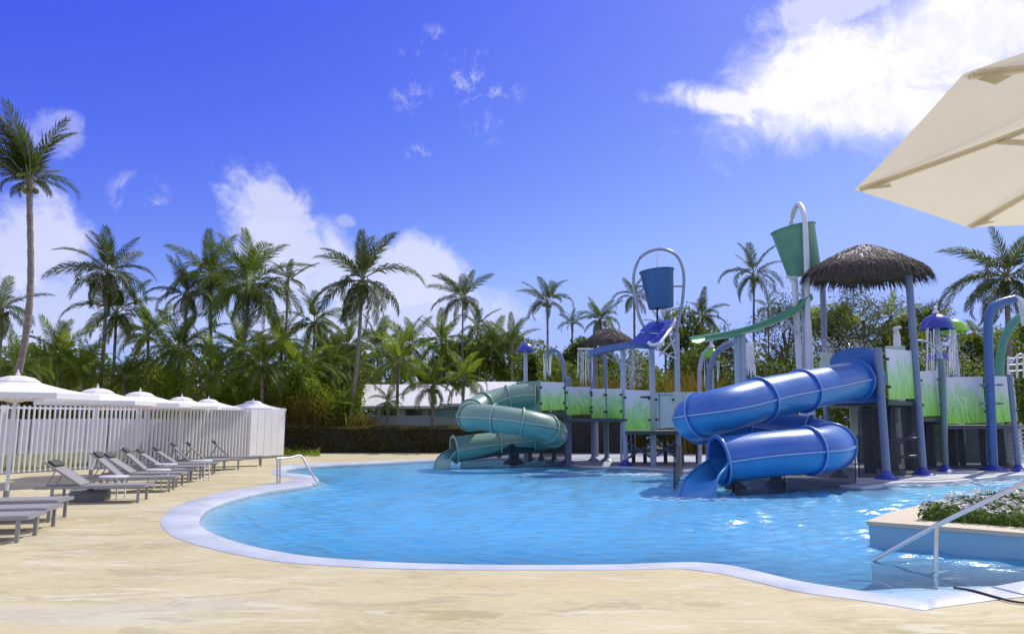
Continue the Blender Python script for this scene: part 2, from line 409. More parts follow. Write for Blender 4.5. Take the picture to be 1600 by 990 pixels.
class MB:
    def __init__(s): s.v = []; s.f = []; s.uv = {}; s.mi = []; s.m = 0
    def add(s, vs, fs, uvs=None):
        b = len(s.v); s.v += [Vector(v) for v in vs]
        for k, f in enumerate(fs):
            if uvs: s.uv[len(s.f)] = [uvs[i] for i in f]
            s.f.append([i + b for i in f]); s.mi.append(s.m)
        return s
    def box(s, c, size, rot=None, bev=0.0):
        hx, hy, hz = (x/2 for x in size); c = Vector(c)
        if bev:
            bm = bmesh.new(); bmesh.ops.create_cube(bm, size=1.0)
            for v in bm.verts: v.co = Vector((v.co.x*size[0], v.co.y*size[1], v.co.z*size[2]))
            bmesh.ops.bevel(bm, geom=bm.edges[:], offset=bev, segments=2, affect='EDGES', profile=0.5)
            bm.verts.index_update()
            vs = [v.co.copy() for v in bm.verts]; fs = [[v.index for v in f.verts] for f in bm.faces]; bm.free()
        else:
            vs = [Vector((x, y, z)) for x in (-hx, hx) for y in (-hy, hy) for z in (-hz, hz)]
            fs = [(0, 1, 3, 2), (4, 6, 7, 5), (0, 4, 5, 1), (2, 3, 7, 6), (0, 2, 6, 4), (1, 5, 7, 3)]
        if rot is not None: vs = [rot @ v for v in vs]
        return s.add([v + c for v in vs], fs)
    def beam(s, a, b, w, h, bev=0.0):
        a, b = Vector(a), Vector(b); d = b - a
        x = d.normalized(); up = Vector((0, 0, 1)) if abs(x.z) < 0.95 else Vector((0, 1, 0))
        y = up.cross(x).normalized(); z = x.cross(y)
        return s.box((a + b)/2, (d.length, w, h), Matrix((x, y, z)).transposed(), bev)
    def tube(s, pts, r, n=10, cap=True):
        pts = [Vector(p) for p in pts]
        rs = r if isinstance(r, (list, tuple)) else [r]*len(pts)
        fr = frames(pts); vs = []; fs = []
        for p, (t, sd, nm), q in zip(pts, fr, rs):
            for k in range(n):
                a = 2*pi*k/n; vs.append(p + sd*(q*cos(a)) + nm*(q*sin(a)))
        for i in range(len(pts) - 1):
            for k in range(n):
                a, b = i*n + k, i*n + (k + 1) % n
                fs.append((a, b, b + n, a + n))
        if cap:
            fs.append(tuple(range(n - 1, -1, -1))); e = (len(pts) - 1)*n; fs.append(tuple(range(e, e + n)))
        return s.add(vs, fs)
    def lathe(s, prof, n=24, c=(0, 0, 0), rot=None, a0=0.0, a1=2*pi):
        """profile of (radius, z) about the local z axis"""
        c = Vector(c); vs = []; fs = []; full = abs(a1 - a0 - 2*pi) < 1e-6
        m = n if full else n + 1
        for (r, z) in prof:
            for k in range(m):
                a = a0 + (a1 - a0)*k/n; v = Vector((r*cos(a), r*sin(a), z))
                vs.append((rot @ v if rot is not None else v) + c)
        for i in range(len(prof) - 1):
            for k in range(n):
                a, b = i*m + k, i*m + (k + 1) % m
                fs.append((a, b, b + m, a + m))
        return s.add(vs, fs)
    def slab(s, poly, z0, z1):
        n = len(poly); vs = [Vector((p[0], p[1], z0)) for p in poly] + [Vector((p[0], p[1], z1)) for p in poly]
        fs = [tuple(range(n - 1, -1, -1)), tuple(range(n, 2*n))] + [(i, (i+1) % n, n + (i+1) % n, n + i) for i in range(n)]
        return s.add(vs, fs)
    def build(s, name, mat, parent=None, smooth=False, loc=None, angle=None):
        o0 = origin(parent) if parent is not None else Vector((0, 0, 0))
        base = Vector(loc) if loc is not None else None
        off = o0 if base is None else base
        me = bpy.data.meshes.new(name)
        me.from_pydata([tuple(v - off) for v in s.v], [], s.f)
        for m in (mat if isinstance(mat, (list, tuple)) else [mat]): me.materials.append(m)
        if any(s.mi): me.polygons.foreach_set('material_index', s.mi)
        if s.uv:
            ul = me.uv_layers.new(name='UVMap')
            for fi, uvs in s.uv.items():
                for li, uv in zip(me.polygons[fi].loop_indices, uvs): ul.data[li].uv = uv
        if smooth:
            me.polygons.foreach_set('use_smooth', [True]*len(me.polygons))
            me.set_sharp_from_angle(angle=radians(angle or 40))
        me.update()
        o = obj(name, me, parent)
        if base is not None: o.location = base - o0
        return o

def mesh_np(name, verts, faces, mats, mi=None, attr=None, smooth=False):
    me = bpy.data.meshes.new(name)
    k = faces.shape[1]
    me.vertices.add(len(verts)); me.vertices.foreach_set('co', np.asarray(verts, np.float32).ravel())
    me.loops.add(faces.size); me.loops.foreach_set('vertex_index', faces.astype(np.int32).ravel())
    me.polygons.add(len(faces)); me.polygons.foreach_set('loop_start', np.arange(0, faces.size, k, dtype=np.int32))
    for m in (mats if isinstance(mats, (list, tuple)) else [mats]): me.materials.append(m)
    if mi is not None: me.polygons.foreach_set('material_index', np.asarray(mi, np.int32))
    if attr:
        for an, av in attr.items():
            a = me.attributes.new(an, 'FLOAT', 'POINT'); a.data.foreach_set('value', np.asarray(av, np.float32))
    if smooth: me.polygons.foreach_set('use_smooth', np.ones(len(faces), bool))
    me.update(calc_edges=True); me.validate()
    return me

def leaf_quads(cen, ln, wd, rng, up_bias=0.3):
    """many small leaf-shaped quads, one at each centre"""
    n = len(cen)
    a = rng.normal(size=(n, 3)); a[:, 2] -= up_bias; a /= np.linalg.norm(a, axis=1)[:, None]
    r = rng.normal(size=(n, 3)); b = np.cross(a, r); b /= np.linalg.norm(b, axis=1)[:, None]
    ln = np.broadcast_to(ln, (n,))[:, None]*rng.uniform(0.6, 1.3, (n, 1)); wd = np.broadcast_to(wd, (n,))[:, None]*rng.uniform(0.6, 1.3, (n, 1))
    v = np.stack([cen - a*ln/2, cen + b*wd/2, cen + a*ln/2, cen - b*wd/2], 1).reshape(-1, 3)
    return v, np.arange(4*n).reshape(-1, 4)

# ------------------------------------------------------------------ pool outline
INNER = [(310,812),(330,831),(390,851),(480,867),(600,876),(720,880),(850,881),(960,880),(1050,877),(1095,877),(1150,883),(1250,906),(1350,922),(1425,935),(1445,938),
         (1470,930),(1600,906),(1720,886)]
OUTER = [(250,816),(270,838),(340,860),(440,878),(580,887),(720,890),(850,890),(960,890),(1050,888),(1090,891),(1140,899),(1245,924),(1345,938),(1420,950),(1446,953),
         (1475,948),(1600,932),(1720,918)]
BACK = [(1900,800),(1850,735),(1600,741),(1540,746),(1470,752),(1400,753),(1345,760),(1200,748),(1060,734),(980,729),(905,727),(880,721),(840,715),(760,715),(690,717.5),(600,722),(520,725.5),(470,728.5),(449,732),
        (446,736),(458,739),(480,741),(494,744),(497,750),(480,757),(440,762),(395,770),(350,782),(322,794)]
BACKOUT = [(1900,790),(1850,733),(1600,739),(1540,744),(1470,750),(1400,751),(1345,758),(1200,746.5),(1060,733),(980,728),(905,726),(880,720),(840,714),(760,714),(690,716),(600,719.5),(520,722),(462,724.5),(436,728.5),
           (425,735),(430,742),(440,745),(452,746.5),(462,749),(445,752),(410,758),(350,768),(300,781),(266,795)]
def ring(px):
    pts = [G(x, y) for x, y in px]; n = len(pts); out = []
    for i in range(n):
        a, b, c, d = pts[i-1], pts[i], pts[(i+1) % n], pts[(i+2) % n]
        for k in range(6):
            t = k/6
            cr = 0.5*((2*b) + (c - a)*t + (2*a - 5*b + 4*c - d)*t*t + (3*b - a - 3*c + d)*t**3)
            out.append(b.lerp(c, t).lerp(cr, 0.75))
    return out
POOL = ring(INNER + BACK)
COPE = ring(OUTER + BACKOUT)
HOLE = [a.lerp(b, 0.5) for a, b in zip(POOL, COPE)]

def holed(name, outer, hole, z, mat, label=None):
    vs = [Vector((x, y, 0)) for x, y in outer]
    tris = geometry.tessellate_polygon([vs, hole])
    allv = vs + list(hole)
    m = MB()
    fs = []
    for a, b, c in tris:
        nz = (allv[b] - allv[a]).cross(allv[c] - allv[a]).z
        fs.append((a, b, c) if nz > 0 else (a, c, b))
    m.add([(v.x, v.y, z) for v in allv], fs)
    return m.build(name, mat)
tag(holed('ground', [(-900, -300), (900, -300), (900, 1500), (-900, 1500)], HOLE, -0.03, m_earth), kind='structure')
DECK_FAR = GD(707)
deck = holed('stone_deck', [(-45, -14), (45, -14), (45, DECK_FAR), (-45, DECK_FAR + 4)], HOLE, 0.0, m_deck)
tag(deck, kind='structure')
# coping: a band from the deck to the water that rolls over the edge
m = MB(); n = len(POOL); vs = []; fs = []
for i in range(n):
    a, b = POOL[i], COPE[i]
    e = (a - b); e.z = 0; L = max(e.length, 1e-4); e = e/L
    for (q, z) in ((b, 0.003), (b + e*0.01, 0.008), (a - e*min(0.06, L*0.3), 0.006), (a - e*0.01, -0.004), (a + e*0.01, -0.03), (a + e*0.015, -0.35)):
        vs.append((q.x, q.y, z))
for i in range(n):
    for k in range(5):
        a = i*6 + k; b = ((i+1) % n)*6 + k
        fs.append((a, b, b + 1, a + 1))
m.add(vs, fs); tag(m.build('pool_coping', m_coping, smooth=True), kind='structure')
# splash pad under the play structures
pad_px = [(690,716.2),(760,713.9),(840,713.9),(880,719.8),(905,725.8),(980,727.8),(1060,732.8),(1200,746.2),(1345,757.6),(1400,750.6),(1470,749.6),(1540,743.8),(1600,738.6),(1850,732),(1850,704),(690,704)]
pp = [G(x, y) for x, y in pad_px]
m = MB(); tr = geometry.tessellate_polygon([pp]); m.add([(v.x, v.y, 0.012) for v in pp], [t if (pp[t[1]]-pp[t[0]]).cross(pp[t[2]]-pp[t[0]]).z > 0 else t[::-1] for t in tr])
tag(m.build('splash_pad', m_pad), kind='structure')

# water and basin as fine grids
ny, nx = 430, 520
gy = 5.0*(36.0/5.0)**(np.arange(ny)/(ny - 1)); gx = np.linspace(-0.50, 1.0, nx)
Yg, Ag = np.meshgrid(gy, gx, indexing='ij'); Xg = Yg*Ag
pl = np.array([(v.x, v.y) for v in POOL])
def shore(X, Y):
    best = np.full(X.shape, 1e9); inside = np.zeros(X.shape, bool)
    for i in range(len(pl)):
        a, b = pl[i-1], pl[i]; ab = b - a; L2 = max((ab**2).sum(), 1e-9)
        t = np.clip(((X - a[0])*ab[0] + (Y - a[1])*ab[1])/L2, 0, 1)
        best = np.minimum(best, (X - a[0] - t*ab[0])**2 + (Y - a[1] - t*ab[1])**2)
        cond = ((a[1] > Y) != (b[1] > Y))
        with np.errstate(divide='ignore', invalid='ignore'):
            xi = (b[0] - a[0])*(Y - a[1])/(b[1] - a[1]) + a[0]
        inside ^= cond & (X < xi)
    return np.sqrt(best)*np.where(inside, 1, -1)
D = shore(Xg, Yg)
corner = G(1445, 938)
dc = np.sqrt((Xg - corner.x - 0.6)**2 + ((Yg - corner.y))**2)
depth = 0.55*(1 - np.exp(-np.maximum(D, 0)*0.9)) + 0.03
shallow = np.clip((dc - 0.5)/1.9, 0.0, 1.0)
depth = depth*(0.18 + 0.82*shallow**1.5)
depth = np.where(D > 0, depth, 0.03)
keep = D > -0.35
rng = np.random.default_rng(5)
def waves(X, Y):
    h = np.zeros(X.shape); rg = np.random.default_rng(11)
    sp = Y*0.0065
    for k in range(70):
        lam = 0.11*(0.62/0.11)**rg.random(); th = rg.normal(1.5, 0.42); ph = rg.random()*6.28
        amp = 0.0100*lam**0.95
        att = np.clip(lam/sp/2.2 - 1.0, 0, 1)
        kx, ky = 2*pi/lam*cos(th), 2*pi/lam*sin(th)
        h += amp*att*np.sin(kx*X + ky*Y + ph + 0.5*np.sin(0.7*X - 0.4*Y + ph*3))
    env = 0.75 + 0.35*np.sin(0.35*X + 1.2*np.sin(0.3*Y)) * np.sin(0.5*Y + 1.0)
    return h*env
calm = np.clip(D/0.8, 0.15, 1)*np.clip(0.25 + 0.75*shallow, 0, 1)
Zw = -0.045 + waves(Xg, Yg)*calm
idx = np.arange(ny*nx).reshape(ny, nx)
q = np.stack([idx[:-1, :-1], idx[:-1, 1:], idx[1:, 1:], idx[1:, :-1]], -1).reshape(-1, 4)
kq = keep.ravel()[q].all(1); q = q[kq]
used, inv = np.unique(q, return_inverse=True); q2 = inv.reshape(-1, 4)
wv = np.stack([Xg, Yg, Zw], -1).reshape(-1, 3)[used]
water = obj('pool_water', mesh_np('pool_water', wv, q2, m_water, attr={'depth': depth.ravel()[used]}, smooth=True))
tag(water, kind='structure')
st = 4
Xs, Ys, Ds, Dp = Xg[::st, ::st], Yg[::st, ::st], D[::st, ::st], depth[::st, ::st]
Zb = np.where(Ds > 0, -0.05 - Dp, -0.12)
ids = np.arange(Xs.size).reshape(Xs.shape)
qb = np.stack([ids[:-1, :-1], ids[:-1, 1:], ids[1:, 1:], ids[1:, :-1]], -1).reshape(-1, 4)
kb = (Ds.ravel()[qb] > -0.8).all(1)
tag(obj('pool_basin', mesh_np('pool_basin', np.stack([Xs, Ys, Zb], -1).reshape(-1, 3), qb[kb], m_basin, smooth=True)), kind='structure')
# foam where streams meet the water
frng = np.random.default_rng(3)
cs = []
for (px, py, sx, sy, k) in ((1005, 741, 0.55, 0.25, 160), (905, 741, 0.9, 0.2, 120), (700, 731, 0.5, 0.2, 60), (1085, 778, 0.5, 0.2, 60), (1560, 752, 1.2, 0.3, 160), (1420, 757, 1.6, 0.15, 120)):
    c = G(px, py, -0.02); cs.append(np.array(c) + frng.normal(size=(k, 3))*np.array([sx, sy, 0.012]))
cs = np.concatenate(cs)
fv = np.stack([cs + np.array([-0.09, 0, 0]), cs + np.array([0, -0.03, 0.004]), cs + np.array([0.09, 0, 0]), cs + np.array([0, 0.03, 0.004])], 1).reshape(-1, 3)
tag(obj('foam', mesh_np('foam', fv, np.arange(len(fv)).reshape(-1, 4), m_foam)), 'white foam flecks where spray lands on the pool', 'foam', kind='stuff')
# steps under the water at the near right corner
for k, (pts) in enumerate(([(1325,905),(1372,909),(1395,918)], [(1395,912),(1440,917),(1465,919)])):
    w = [G(x, y, -0.10) for x, y in pts]
    mb = MB(); mb.tube(spline(w, 8), 0.009, 6); tag(mb.build('step_edge', m_step, smooth=True), kind='structure')

# ------------------------------------------------------------------ planted bed in the pool
BZ = 0.28
ip_front = [(1359, 848), (1440, 855), (1520, 862), (1600, 870), (1700, 880)]
front = [G(x, y) for x, y in ip_front]
tipw = front[0]
back_px = [(1362, 812), (1385, 802), (1420, 793), (1470, 784.5), (1540, 777), (1650, 768)]
backp = [G(x, y, BZ) for x, y in back_px]
poly = [Vector((p.x, p.y, 0)) for p in reversed(front)] + [Vector((p.x, p.y, 0)) for p in backp[1:]]
poly = poly[::-1]
bed = empty('flower_bed', (tipw.x + 0.6, tipw.y + 0.4, 0), 'raised flower bed with blue painted walls and sandy stone coping in the pool', 'flower bed')
if sum((poly[i-1].x*poly[i].y - poly[i].x*poly[i-1].y) for i in range(len(poly))) < 0: poly = poly[::-1]
MB().slab(poly, -0.6, BZ - 0.05).build('wall', m_pool_paint, bed)
cen = sum(poly, Vector((0, 0, 0)))/len(poly)
def inset(poly, d):
    out = []
    n = len(poly)
    for i in range(n):
        a, b, c = poly[i-1], poly[i], poly[(i+1) % n]
        n1 = Vector((-(b-a).y, (b-a).x, 0)).normalized(); n2 = Vector((-(c-b).y, (c-b).x, 0)).normalized()
        bis = (n1 + n2).normalized(); out.append(b + bis*d/max(0.45, bis.dot(n1)))
    return out
o_ = inset(poly, -0.02); i_ = inset(poly, 0.50)
mb = MB(); n = len(poly); vs = []; fs = []
for i in range(n):
    vs += [(o_[i].x, o_[i].y, BZ - 0.05), (o_[i].x, o_[i].y, BZ), (i_[i].x, i_[i].y, BZ), (i_[i].x, i_[i].y, BZ - 0.12)]
for i in range(n):
    for k in range(4):
        a = i*4 + k; a2 = i*4 + (k+1) % 4; b = ((i+1) % n)*4 + k; b2 = ((i+1) % n)*4 + (k+1) % 4
        fs.append((a, b, b2, a2))
mb.add(vs, fs).build('coping', m_bedstone, bed)
so_ = inset(poly, 0.48)
MB().slab(so_, BZ - 0.2, BZ - 0.06).build('soil', m_soil, bed)
# ground cover and flowers
def inside_poly(x, y, pl_):
    r = False
    for i in range(len(pl_)):
        a, b = pl_[i-1], pl_[i]
        if (a.y > y) != (b.y > y) and x < (b.x - a.x)*(y - a.y)/(b.y - a.y) + a.x: r = not r
    return r
brng = np.random.default_rng(21)
lc = []; fl = []
xs = [v.x for v in so_]; ys = [v.y for v in so_]
while len(lc) < 9000:
    x, y = brng.uniform(min(xs), max(xs)), brng.uniform(min(ys), max(ys))
    if x > 10.5 or not inside_poly(x, y, so_): continue
    h = 0.15 + 0.10*math.sin(x*3.1)*math.sin(y*4.3) + 0.06*math.sin(x*9 + y*7)
    lc.append((x, y, BZ - 0.06 + h*brng.random()**0.6))
    if brng.random() < 0.055: fl.append((x, y, BZ - 0.05 + h + 0.03))
v, f = leaf_quads(np.array(lc), 0.075, 0.03, brng, -0.5)
tag(obj('bed_foliage', mesh_np('bed_foliage', v, f, m_bedleaf)), 'low green leaves filling the raised bed', 'ground cover', kind='stuff')
pv = []; pf = []
for (x, y, z) in fl:
    for h in range(rnd.choice((2, 3, 4))):
        cx, cy, cz = x + rnd.gauss(0, .03), y + rnd.gauss(0, .03), z + rnd.gauss(0, .012)
        tx, ty = rnd.gauss(0, .35), rnd.gauss(-.3, .35)
        b = len(pv); pv.append((cx, cy, cz))
        for k in range(5):
            a = 2*pi*k/5
            for (da, rr, zz) in ((-0.38, 0.020, 0.006), (0, 0.028, 0.008), (0.38, 0.020, 0.006)):
                dx, dy = rr*cos(a + da), rr*sin(a + da); pv.append((cx + dx, cy + dy, cz + zz + dx*tx + dy*ty))
            pf.append((b, b + 1 + 3*k, b + 2 + 3*k, b + 3 + 3*k))
tag(obj('white_blossom', mesh_np('white_blossom', np.array(pv), np.array(pf), m_petal)), 'small white blossoms scattered over the bed leaves', 'flowers', kind='stuff')

# near handrail
hr = empty('handrail', G(1462, 897, -0.05), 'brushed steel handrail sloping into the water beside the raised flower bed', 'handrail')
w0 = G(1462, 899, -0.1); dpost = w0.y
top = P(1463, 822, dpost)
a = P(1368, 873, dpost + 0.55); b = P(1612, 748, dpost - 0.75)
# rail passes over the post head
dirv = (b - a)
mb = MB(); mb.tube(spline([a - dirv*0.06, a, top + Vector((0, 0, 0.01)), b, b + dirv*0.12], 40), 0.026, 12); mb.build('rail', m_steel, hr, True)
mb = MB(); mb.tube([w0 + Vector((0, 0, -0.3)), w0, top], 0.024, 12); mb.build('post', m_steel, hr, True)
# hose
h = [G(1490, 917, 0.015), G(1520, 922, 0.018), G(1556, 932, 0.018), G(1585, 939, 0.018), G(1640, 944, 0.018)]
mb = MB(); mb.tube(spline(h, 40), 0.011, 8)
tag(mb.build('hose', m_black, smooth=True), 'thin dark hose lying across the pale coping at lower right', 'hose')

# ------------------------------------------------------------------ near parasol (upper right)
RZ = 2.72
V1, V2, V0 = G(1325, 298, RZ), G(1526, 354, RZ), G(1503, 130, RZ)
best = None
for cx in np.linspace(2.0, 4.2, 111):
    for cy in np.linspace(1.6, 4.2, 131):
        for R in (1.4, 1.5, 1.6, 1.7, 1.8, 1.9, 2.0):
            a1 = math.atan2(V1.y - cy, V1.x - cx)
            e = 0
            for (V, k, wt_) in ((V1, 0, 3), (V2, -1, 2), (V0, 1, 2)):
                e += wt_*( (cx + R*cos(a1 + k*pi/4) - V.x)**2 + (cy + R*sin(a1 + k*pi/4) - V.y)**2)
            if best is None or e < best[0]: best = (e, cx, cy, R, a1)
_, PCX, PCY, PR, PA = best
def canopy(mb, R, z_rim, z_vent, z_top, r_vent, a0, sag=0.03, val=0.0, thick=0.006, nn=8):
    """eight sided canopy with a raised vent cap, as thin double sided cloth"""
    rows = 6; vs = []; fs = []
    for i in range(rows + 1):
        t = i/rows; r = r_vent*0.9 + (R - r_vent*0.9)*t; zz = z_vent + (z_rim - z_vent)*t - sag*sin(pi*t)
        for k in range(nn):
            for j in range(4):
                u = j/4; a, b = a0 + 2*pi*k/nn, a0 + 2*pi*(k+1)/nn
                x = r*((1-u)*cos(a) + u*cos(b)); y = r*((1-u)*sin(a) + u*sin(b))
                s = sin(pi*u)*t
                vs.append((x*(1 - 0.006*s), y*(1 - 0.006*s), zz - 0.012*s*(1 - t)))
    n = nn*4
    for i in range(rows):
        for k in range(n):
            a = i*n + k; b = i*n + (k+1) % n
            fs.append((a, a + n, b + n, b))
    mb.add(vs, fs)
    if val:
        base = vs[-n:]; m2 = len(base)
        mb.add(list(base) + [(x*1.005, y*1.005, z - val) for x, y, z in base], [(k, k + m2, (k+1) % m2 + m2, (k+1) % m2) for k in range(m2)])
def vent(mb, r, z0, z1, a0, nn=8):
    vs = []; fs = []
    prof = [(r*1.12, z0), (r*0.8, z0 + (z1 - z0)*0.62), (r*0.35, z0 + (z1 - z0)*0.95), (0.03, z1)]
    for (q, z) in prof:
        for k in range(nn):
            a = a0 + 2*pi*k/nn; vs.append((q*cos(a), q*sin(a), z))
    for i in range(3):
        for k in range(nn):
            a, b = i*nn + k, i*nn + (k+1) % nn; fs.append((a, b, b + nn, a + nn))
    fs.append(tuple(range(3*nn, 4*nn)))
    mb.add(vs, fs)
def make_parasol(name, R, z_rim, z_vent, z_top, r_vent, a0, cloth, val, ribs=True):
    root = empty(name, (0, 0, 0))
    mb = MB(); canopy(mb, R, z_rim, z_vent, z_top, r_vent, a0, val=val); mb.build('canopy', cloth, root, True, angle=12)
    mb = MB(); vent(mb, r_vent, z_vent - 0.01, z_top, a0); mb.build('vent_cap', cloth, root, True, angle=12)
    mb = MB(); mb.tube([(0, 0, 0), (0, 0, z_top)], 0.028, 12); mb.build('pole', m_post_w, root, True)
    mb = MB(); mb.lathe([(0, z_top), (0.03, z_top), (0.035, z_top + 0.04), (0.015, z_top + 0.07), (0.012, z_top + 0.11), (0, z_top + 0.12)], 10); mb.build('finial', m_post_w, root, True)
    mb = MB(); mb.lathe([(0, 0), (0.30, 0), (0.30, 0.10), (0.27, 0.12), (0.05, 0.13), (0.05, 0.3), (0.03, 0.3)], 20); mb.build('base', m_grey_metal, root, True)
    if ribs:
        for k in range(8):
            a = a0 + 2*pi*k/8; c, s = cos(a), sin(a)
            mb = MB()
            pts = [Vector((r*c, r*s, z_vent + (z_rim - z_vent)*((r - 0.05)/(R - 0.05)) - 0.012 - 0.03*sin(pi*r/R))) for r in np.linspace(0.05, R*0.985, 9)]
            for i in range(8): mb.beam(pts[i], pts[i+1], 0.018, 0.016)
            mb.build('rib', M('cream_rib', (0.70, 0.65, 0.54), 0.5), root)
            mb = MB(); e = pts[5]; mb.beam((0.05*c, 0.05*s, z_rim - 0.15), e, 0.018, 0.022); mb.build('strut', M('cream_rib', (0.70, 0.65, 0.54), 0.5), root)
            mb = MB(); sdv = Vector((-s, c, 0))*0.035      # sewn sleeve that hides the rib against the cloth
            mb.add([w for q_ in pts for w in (q_ + sdv + Vector((0, 0, .006)), q_ + Vector((0, 0, -.004)), q_ - sdv + Vector((0, 0, .006)))],
                   [f_ for j in range(8) for f_ in ((3*j, 3*j+3, 3*j+4, 3*j+1), (3*j+1, 3*j+4, 3*j+5, 3*j+2))])
            mb.build('sleeve', cloth, root)
            # pocket of cloth at the rib end
            mb = MB(); q = Vector((R*c, R*s, z_rim)); qi = Vector((R*0.90*c, R*0.90*s, z_rim + (z_vent - z_rim)*0.10 - 0.035)); sd = Vector((-s, c, 0))
            mb.add([q + sd*0.0 + Vector((0, 0, -.006)), qi + sd*0.035 + Vector((0, 0, -.012)), qi - sd*0.035 + Vector((0, 0, -.012))], [(0, 1, 2)])
            mb.build('corner_pocket', cloth, root)
    return root
pz = make_parasol('parasol', PR, RZ, RZ + 0.42, RZ + 0.60, 0.42, PA, m_cream_cloth, 0.0)
pz.location = (PCX, PCY, 0)
tag(pz, 'large cream parasol seen from below at the upper right', 'parasol')

# ------------------------------------------------------------------ parasol row at the left
pa = make_parasol('parasol', 1.42, 2.07, 2.31, 2.42, 0.36, 0.25, m_white_cloth, 0.10, ribs=True)
ROW = [(8, 792, None, 'white parasol cut by the left picture edge, nearest and largest of the row'),
       (141, 752, None, 'white parasol second in the row, its cap below the pair of tall slim palm trunks'),
       (217, None, 21.6, 'white parasol third in the row from the left edge'),
       (283, None, 26.5, 'white parasol fourth in the row, mostly hidden behind the third canopy'),
       (325, None, 29.2, 'white parasol fifth in the row, just left of the fence end'),
       (395, None, 31.6, 'white parasol farthest away, over the right end of the slatted fence')]
for i, (px, gy_, d, lab) in enumerate(ROW):
    o = pa if i == 0 else copy_tree(pa)
    loc = G(px, gy_) if gy_ else Vector(((px - 800)/FPX*d/1.0, d, 0))
    if not gy_:
        r_ = ray(px, 640); loc = Vector((r_[0]/r_[1]*d, d, 0))
    o.location = loc; o.rotation_euler = (0, 0, 0.13*i)
    tag(o, lab, 'parasol', 'white parasols along the slatted fence')

# ------------------------------------------------------------------ slatted fence and boards behind it
FA, FB = G(0, 741), G(441, 714)
fdir = (FB - FA).normalized(); fnor = Vector((fdir.y, -fdir.x, 0))
flen = (FB - FA).length
fence = empty('slatted_fence', (FA + FB)/2, 'long white fence of upright slats behind the loungers', 'fence')
SME = []
for dp_ in (0.060, 0.080, 0.100, 0.120):
    mb = MB(); mb.box((0, 0, 1.0), (0.036, dp_, 2.0), bev=0.005); proto = mb.build('slat', m_slat)
    SME.append(proto.data); bpy.data.objects.remove(proto)
ang = math.atan2(fdir.y, fdir.x)
i = -6; pos = -0.9
while pos < flen - 0.05:
    o = obj('slat', SME[max(0, min(3, int(pos/flen*4.6)))], fence); o.location = FA + fdir*pos + Vector((0, 0, 0.02 + rnd.uniform(-.006, .006))) - fence.location
    o.rotation_euler = (0, 0, ang + rnd.uniform(-.05, .05)); pos += 0.155
for k in range(5):
    t0, t1 = 0.83 + 0.034*k, 0.83 + 0.034*(k + 1) - 0.0012; o_ = 0.075 + rnd.uniform(-0.004, 0.004)
    mb = MB(); mb.beam(FA + fdir*flen*t0 + fnor*o_ + Vector((0, 0, 1.06)), FA + fdir*flen*t1 + fnor*o_ + Vector((0, 0, 1.06)), 0.02, 1.92 + rnd.uniform(-.01, .01), bev=0.004); mb.build('end_board', m_slat, fence)
for t_ in (0.0, flen*0.42, flen*0.80, flen):
    q = FA + fdir*t_ - fnor*0.11
    mb = MB(); mb.box(q + Vector((0, 0, 1.01)), (0.06, 0.06, 2.02), Matrix.Rotation(ang, 3, 'Z')); mb.build('post', m_post_w, fence)
for z in (0.06, 1.95):
    mb = MB(); mb.beam(FA - fdir*0.9 - fnor*0.10 + Vector((0, 0, z)), FB - fnor*0.10 + Vector((0, 0, z)), 0.03, 0.06); mb.build('rail', m_post_w, fence)
bw = empty('board_screen', (FA + FB)/2 - fnor*1.6, 'pale grey screen of tall boards standing on the low olive wall', 'screen')
pos = -1.5
while pos < flen*0.95:
    w = rnd.uniform(0.34, 0.46)
    mb = MB(); mb.box((0, 0, 0), (w*0.93, 0.03, 1.12 + rnd.uniform(-.02, .05)), Matrix.Rotation(ang, 3, 'Z'))
    q = FA + fdir*(pos + w/2) - fnor*(1.6 + rnd.uniform(-.01, .03)) + Vector((0, 0, 1.06))
    for v in mb.v: v += q
    mb.build('board', M('lavender_board', (0.46, 0.47, 0.54), 0.6, var=0.05), bw); pos += w
lw = MB(); lw.beam(FA - fdir*2 - fnor*1.6 + Vector((0, 0, 0.245)), FB - fnor*1.6 + Vector((0, 0, 0.245)), 0.22, 0.49)
tag(lw.build('low_wall', m_olive), 'low olive rendered wall behind the slatted fence', 'wall')
# plant bed at fence foot
cs = np.array([FA + fdir*frng.uniform(-1, flen*0.7) - fnor*frng.uniform(0.2, 1.3) + Vector((0, 0, abs(frng.normal())*0.10)) for _ in range(2500)])
v, f = leaf_quads(cs, 0.12, 0.03, frng, -1.0)
tag(obj('grass_tufts', mesh_np('grass_tufts', v, f, m_palm_y)), 'short green tufts at the foot of the white fence', 'grass', kind='stuff')

# ------------------------------------------------------------------ far handrail on the deck tip
fh = empty('handrail', G(435, 755), 'slim steel grab rail at the deck tip by the fence end', 'handrail')
d0 = GD(755)
pA, pB = G(433, 756), P(433, 716, d0)
for dx in (0, 0.07):
    mb = MB(); mb.tube([pA + Vector((dx, 0, 0)), pB + Vector((dx, 0, 0))], 0.022, 10); mb.build('post', m_steel, fh, True)
mb = MB(); mb.tube(spline([pB + Vector((-.02, 0, 0)), P(452, 715, d0 + .4), P(470, 712, d0 + 0.8), P(480, 728, d0 + 0.6), P(495, 753, d0 + 0.2)], 30), 0.028, 10); mb.build('rail', m_steel, fh, True)

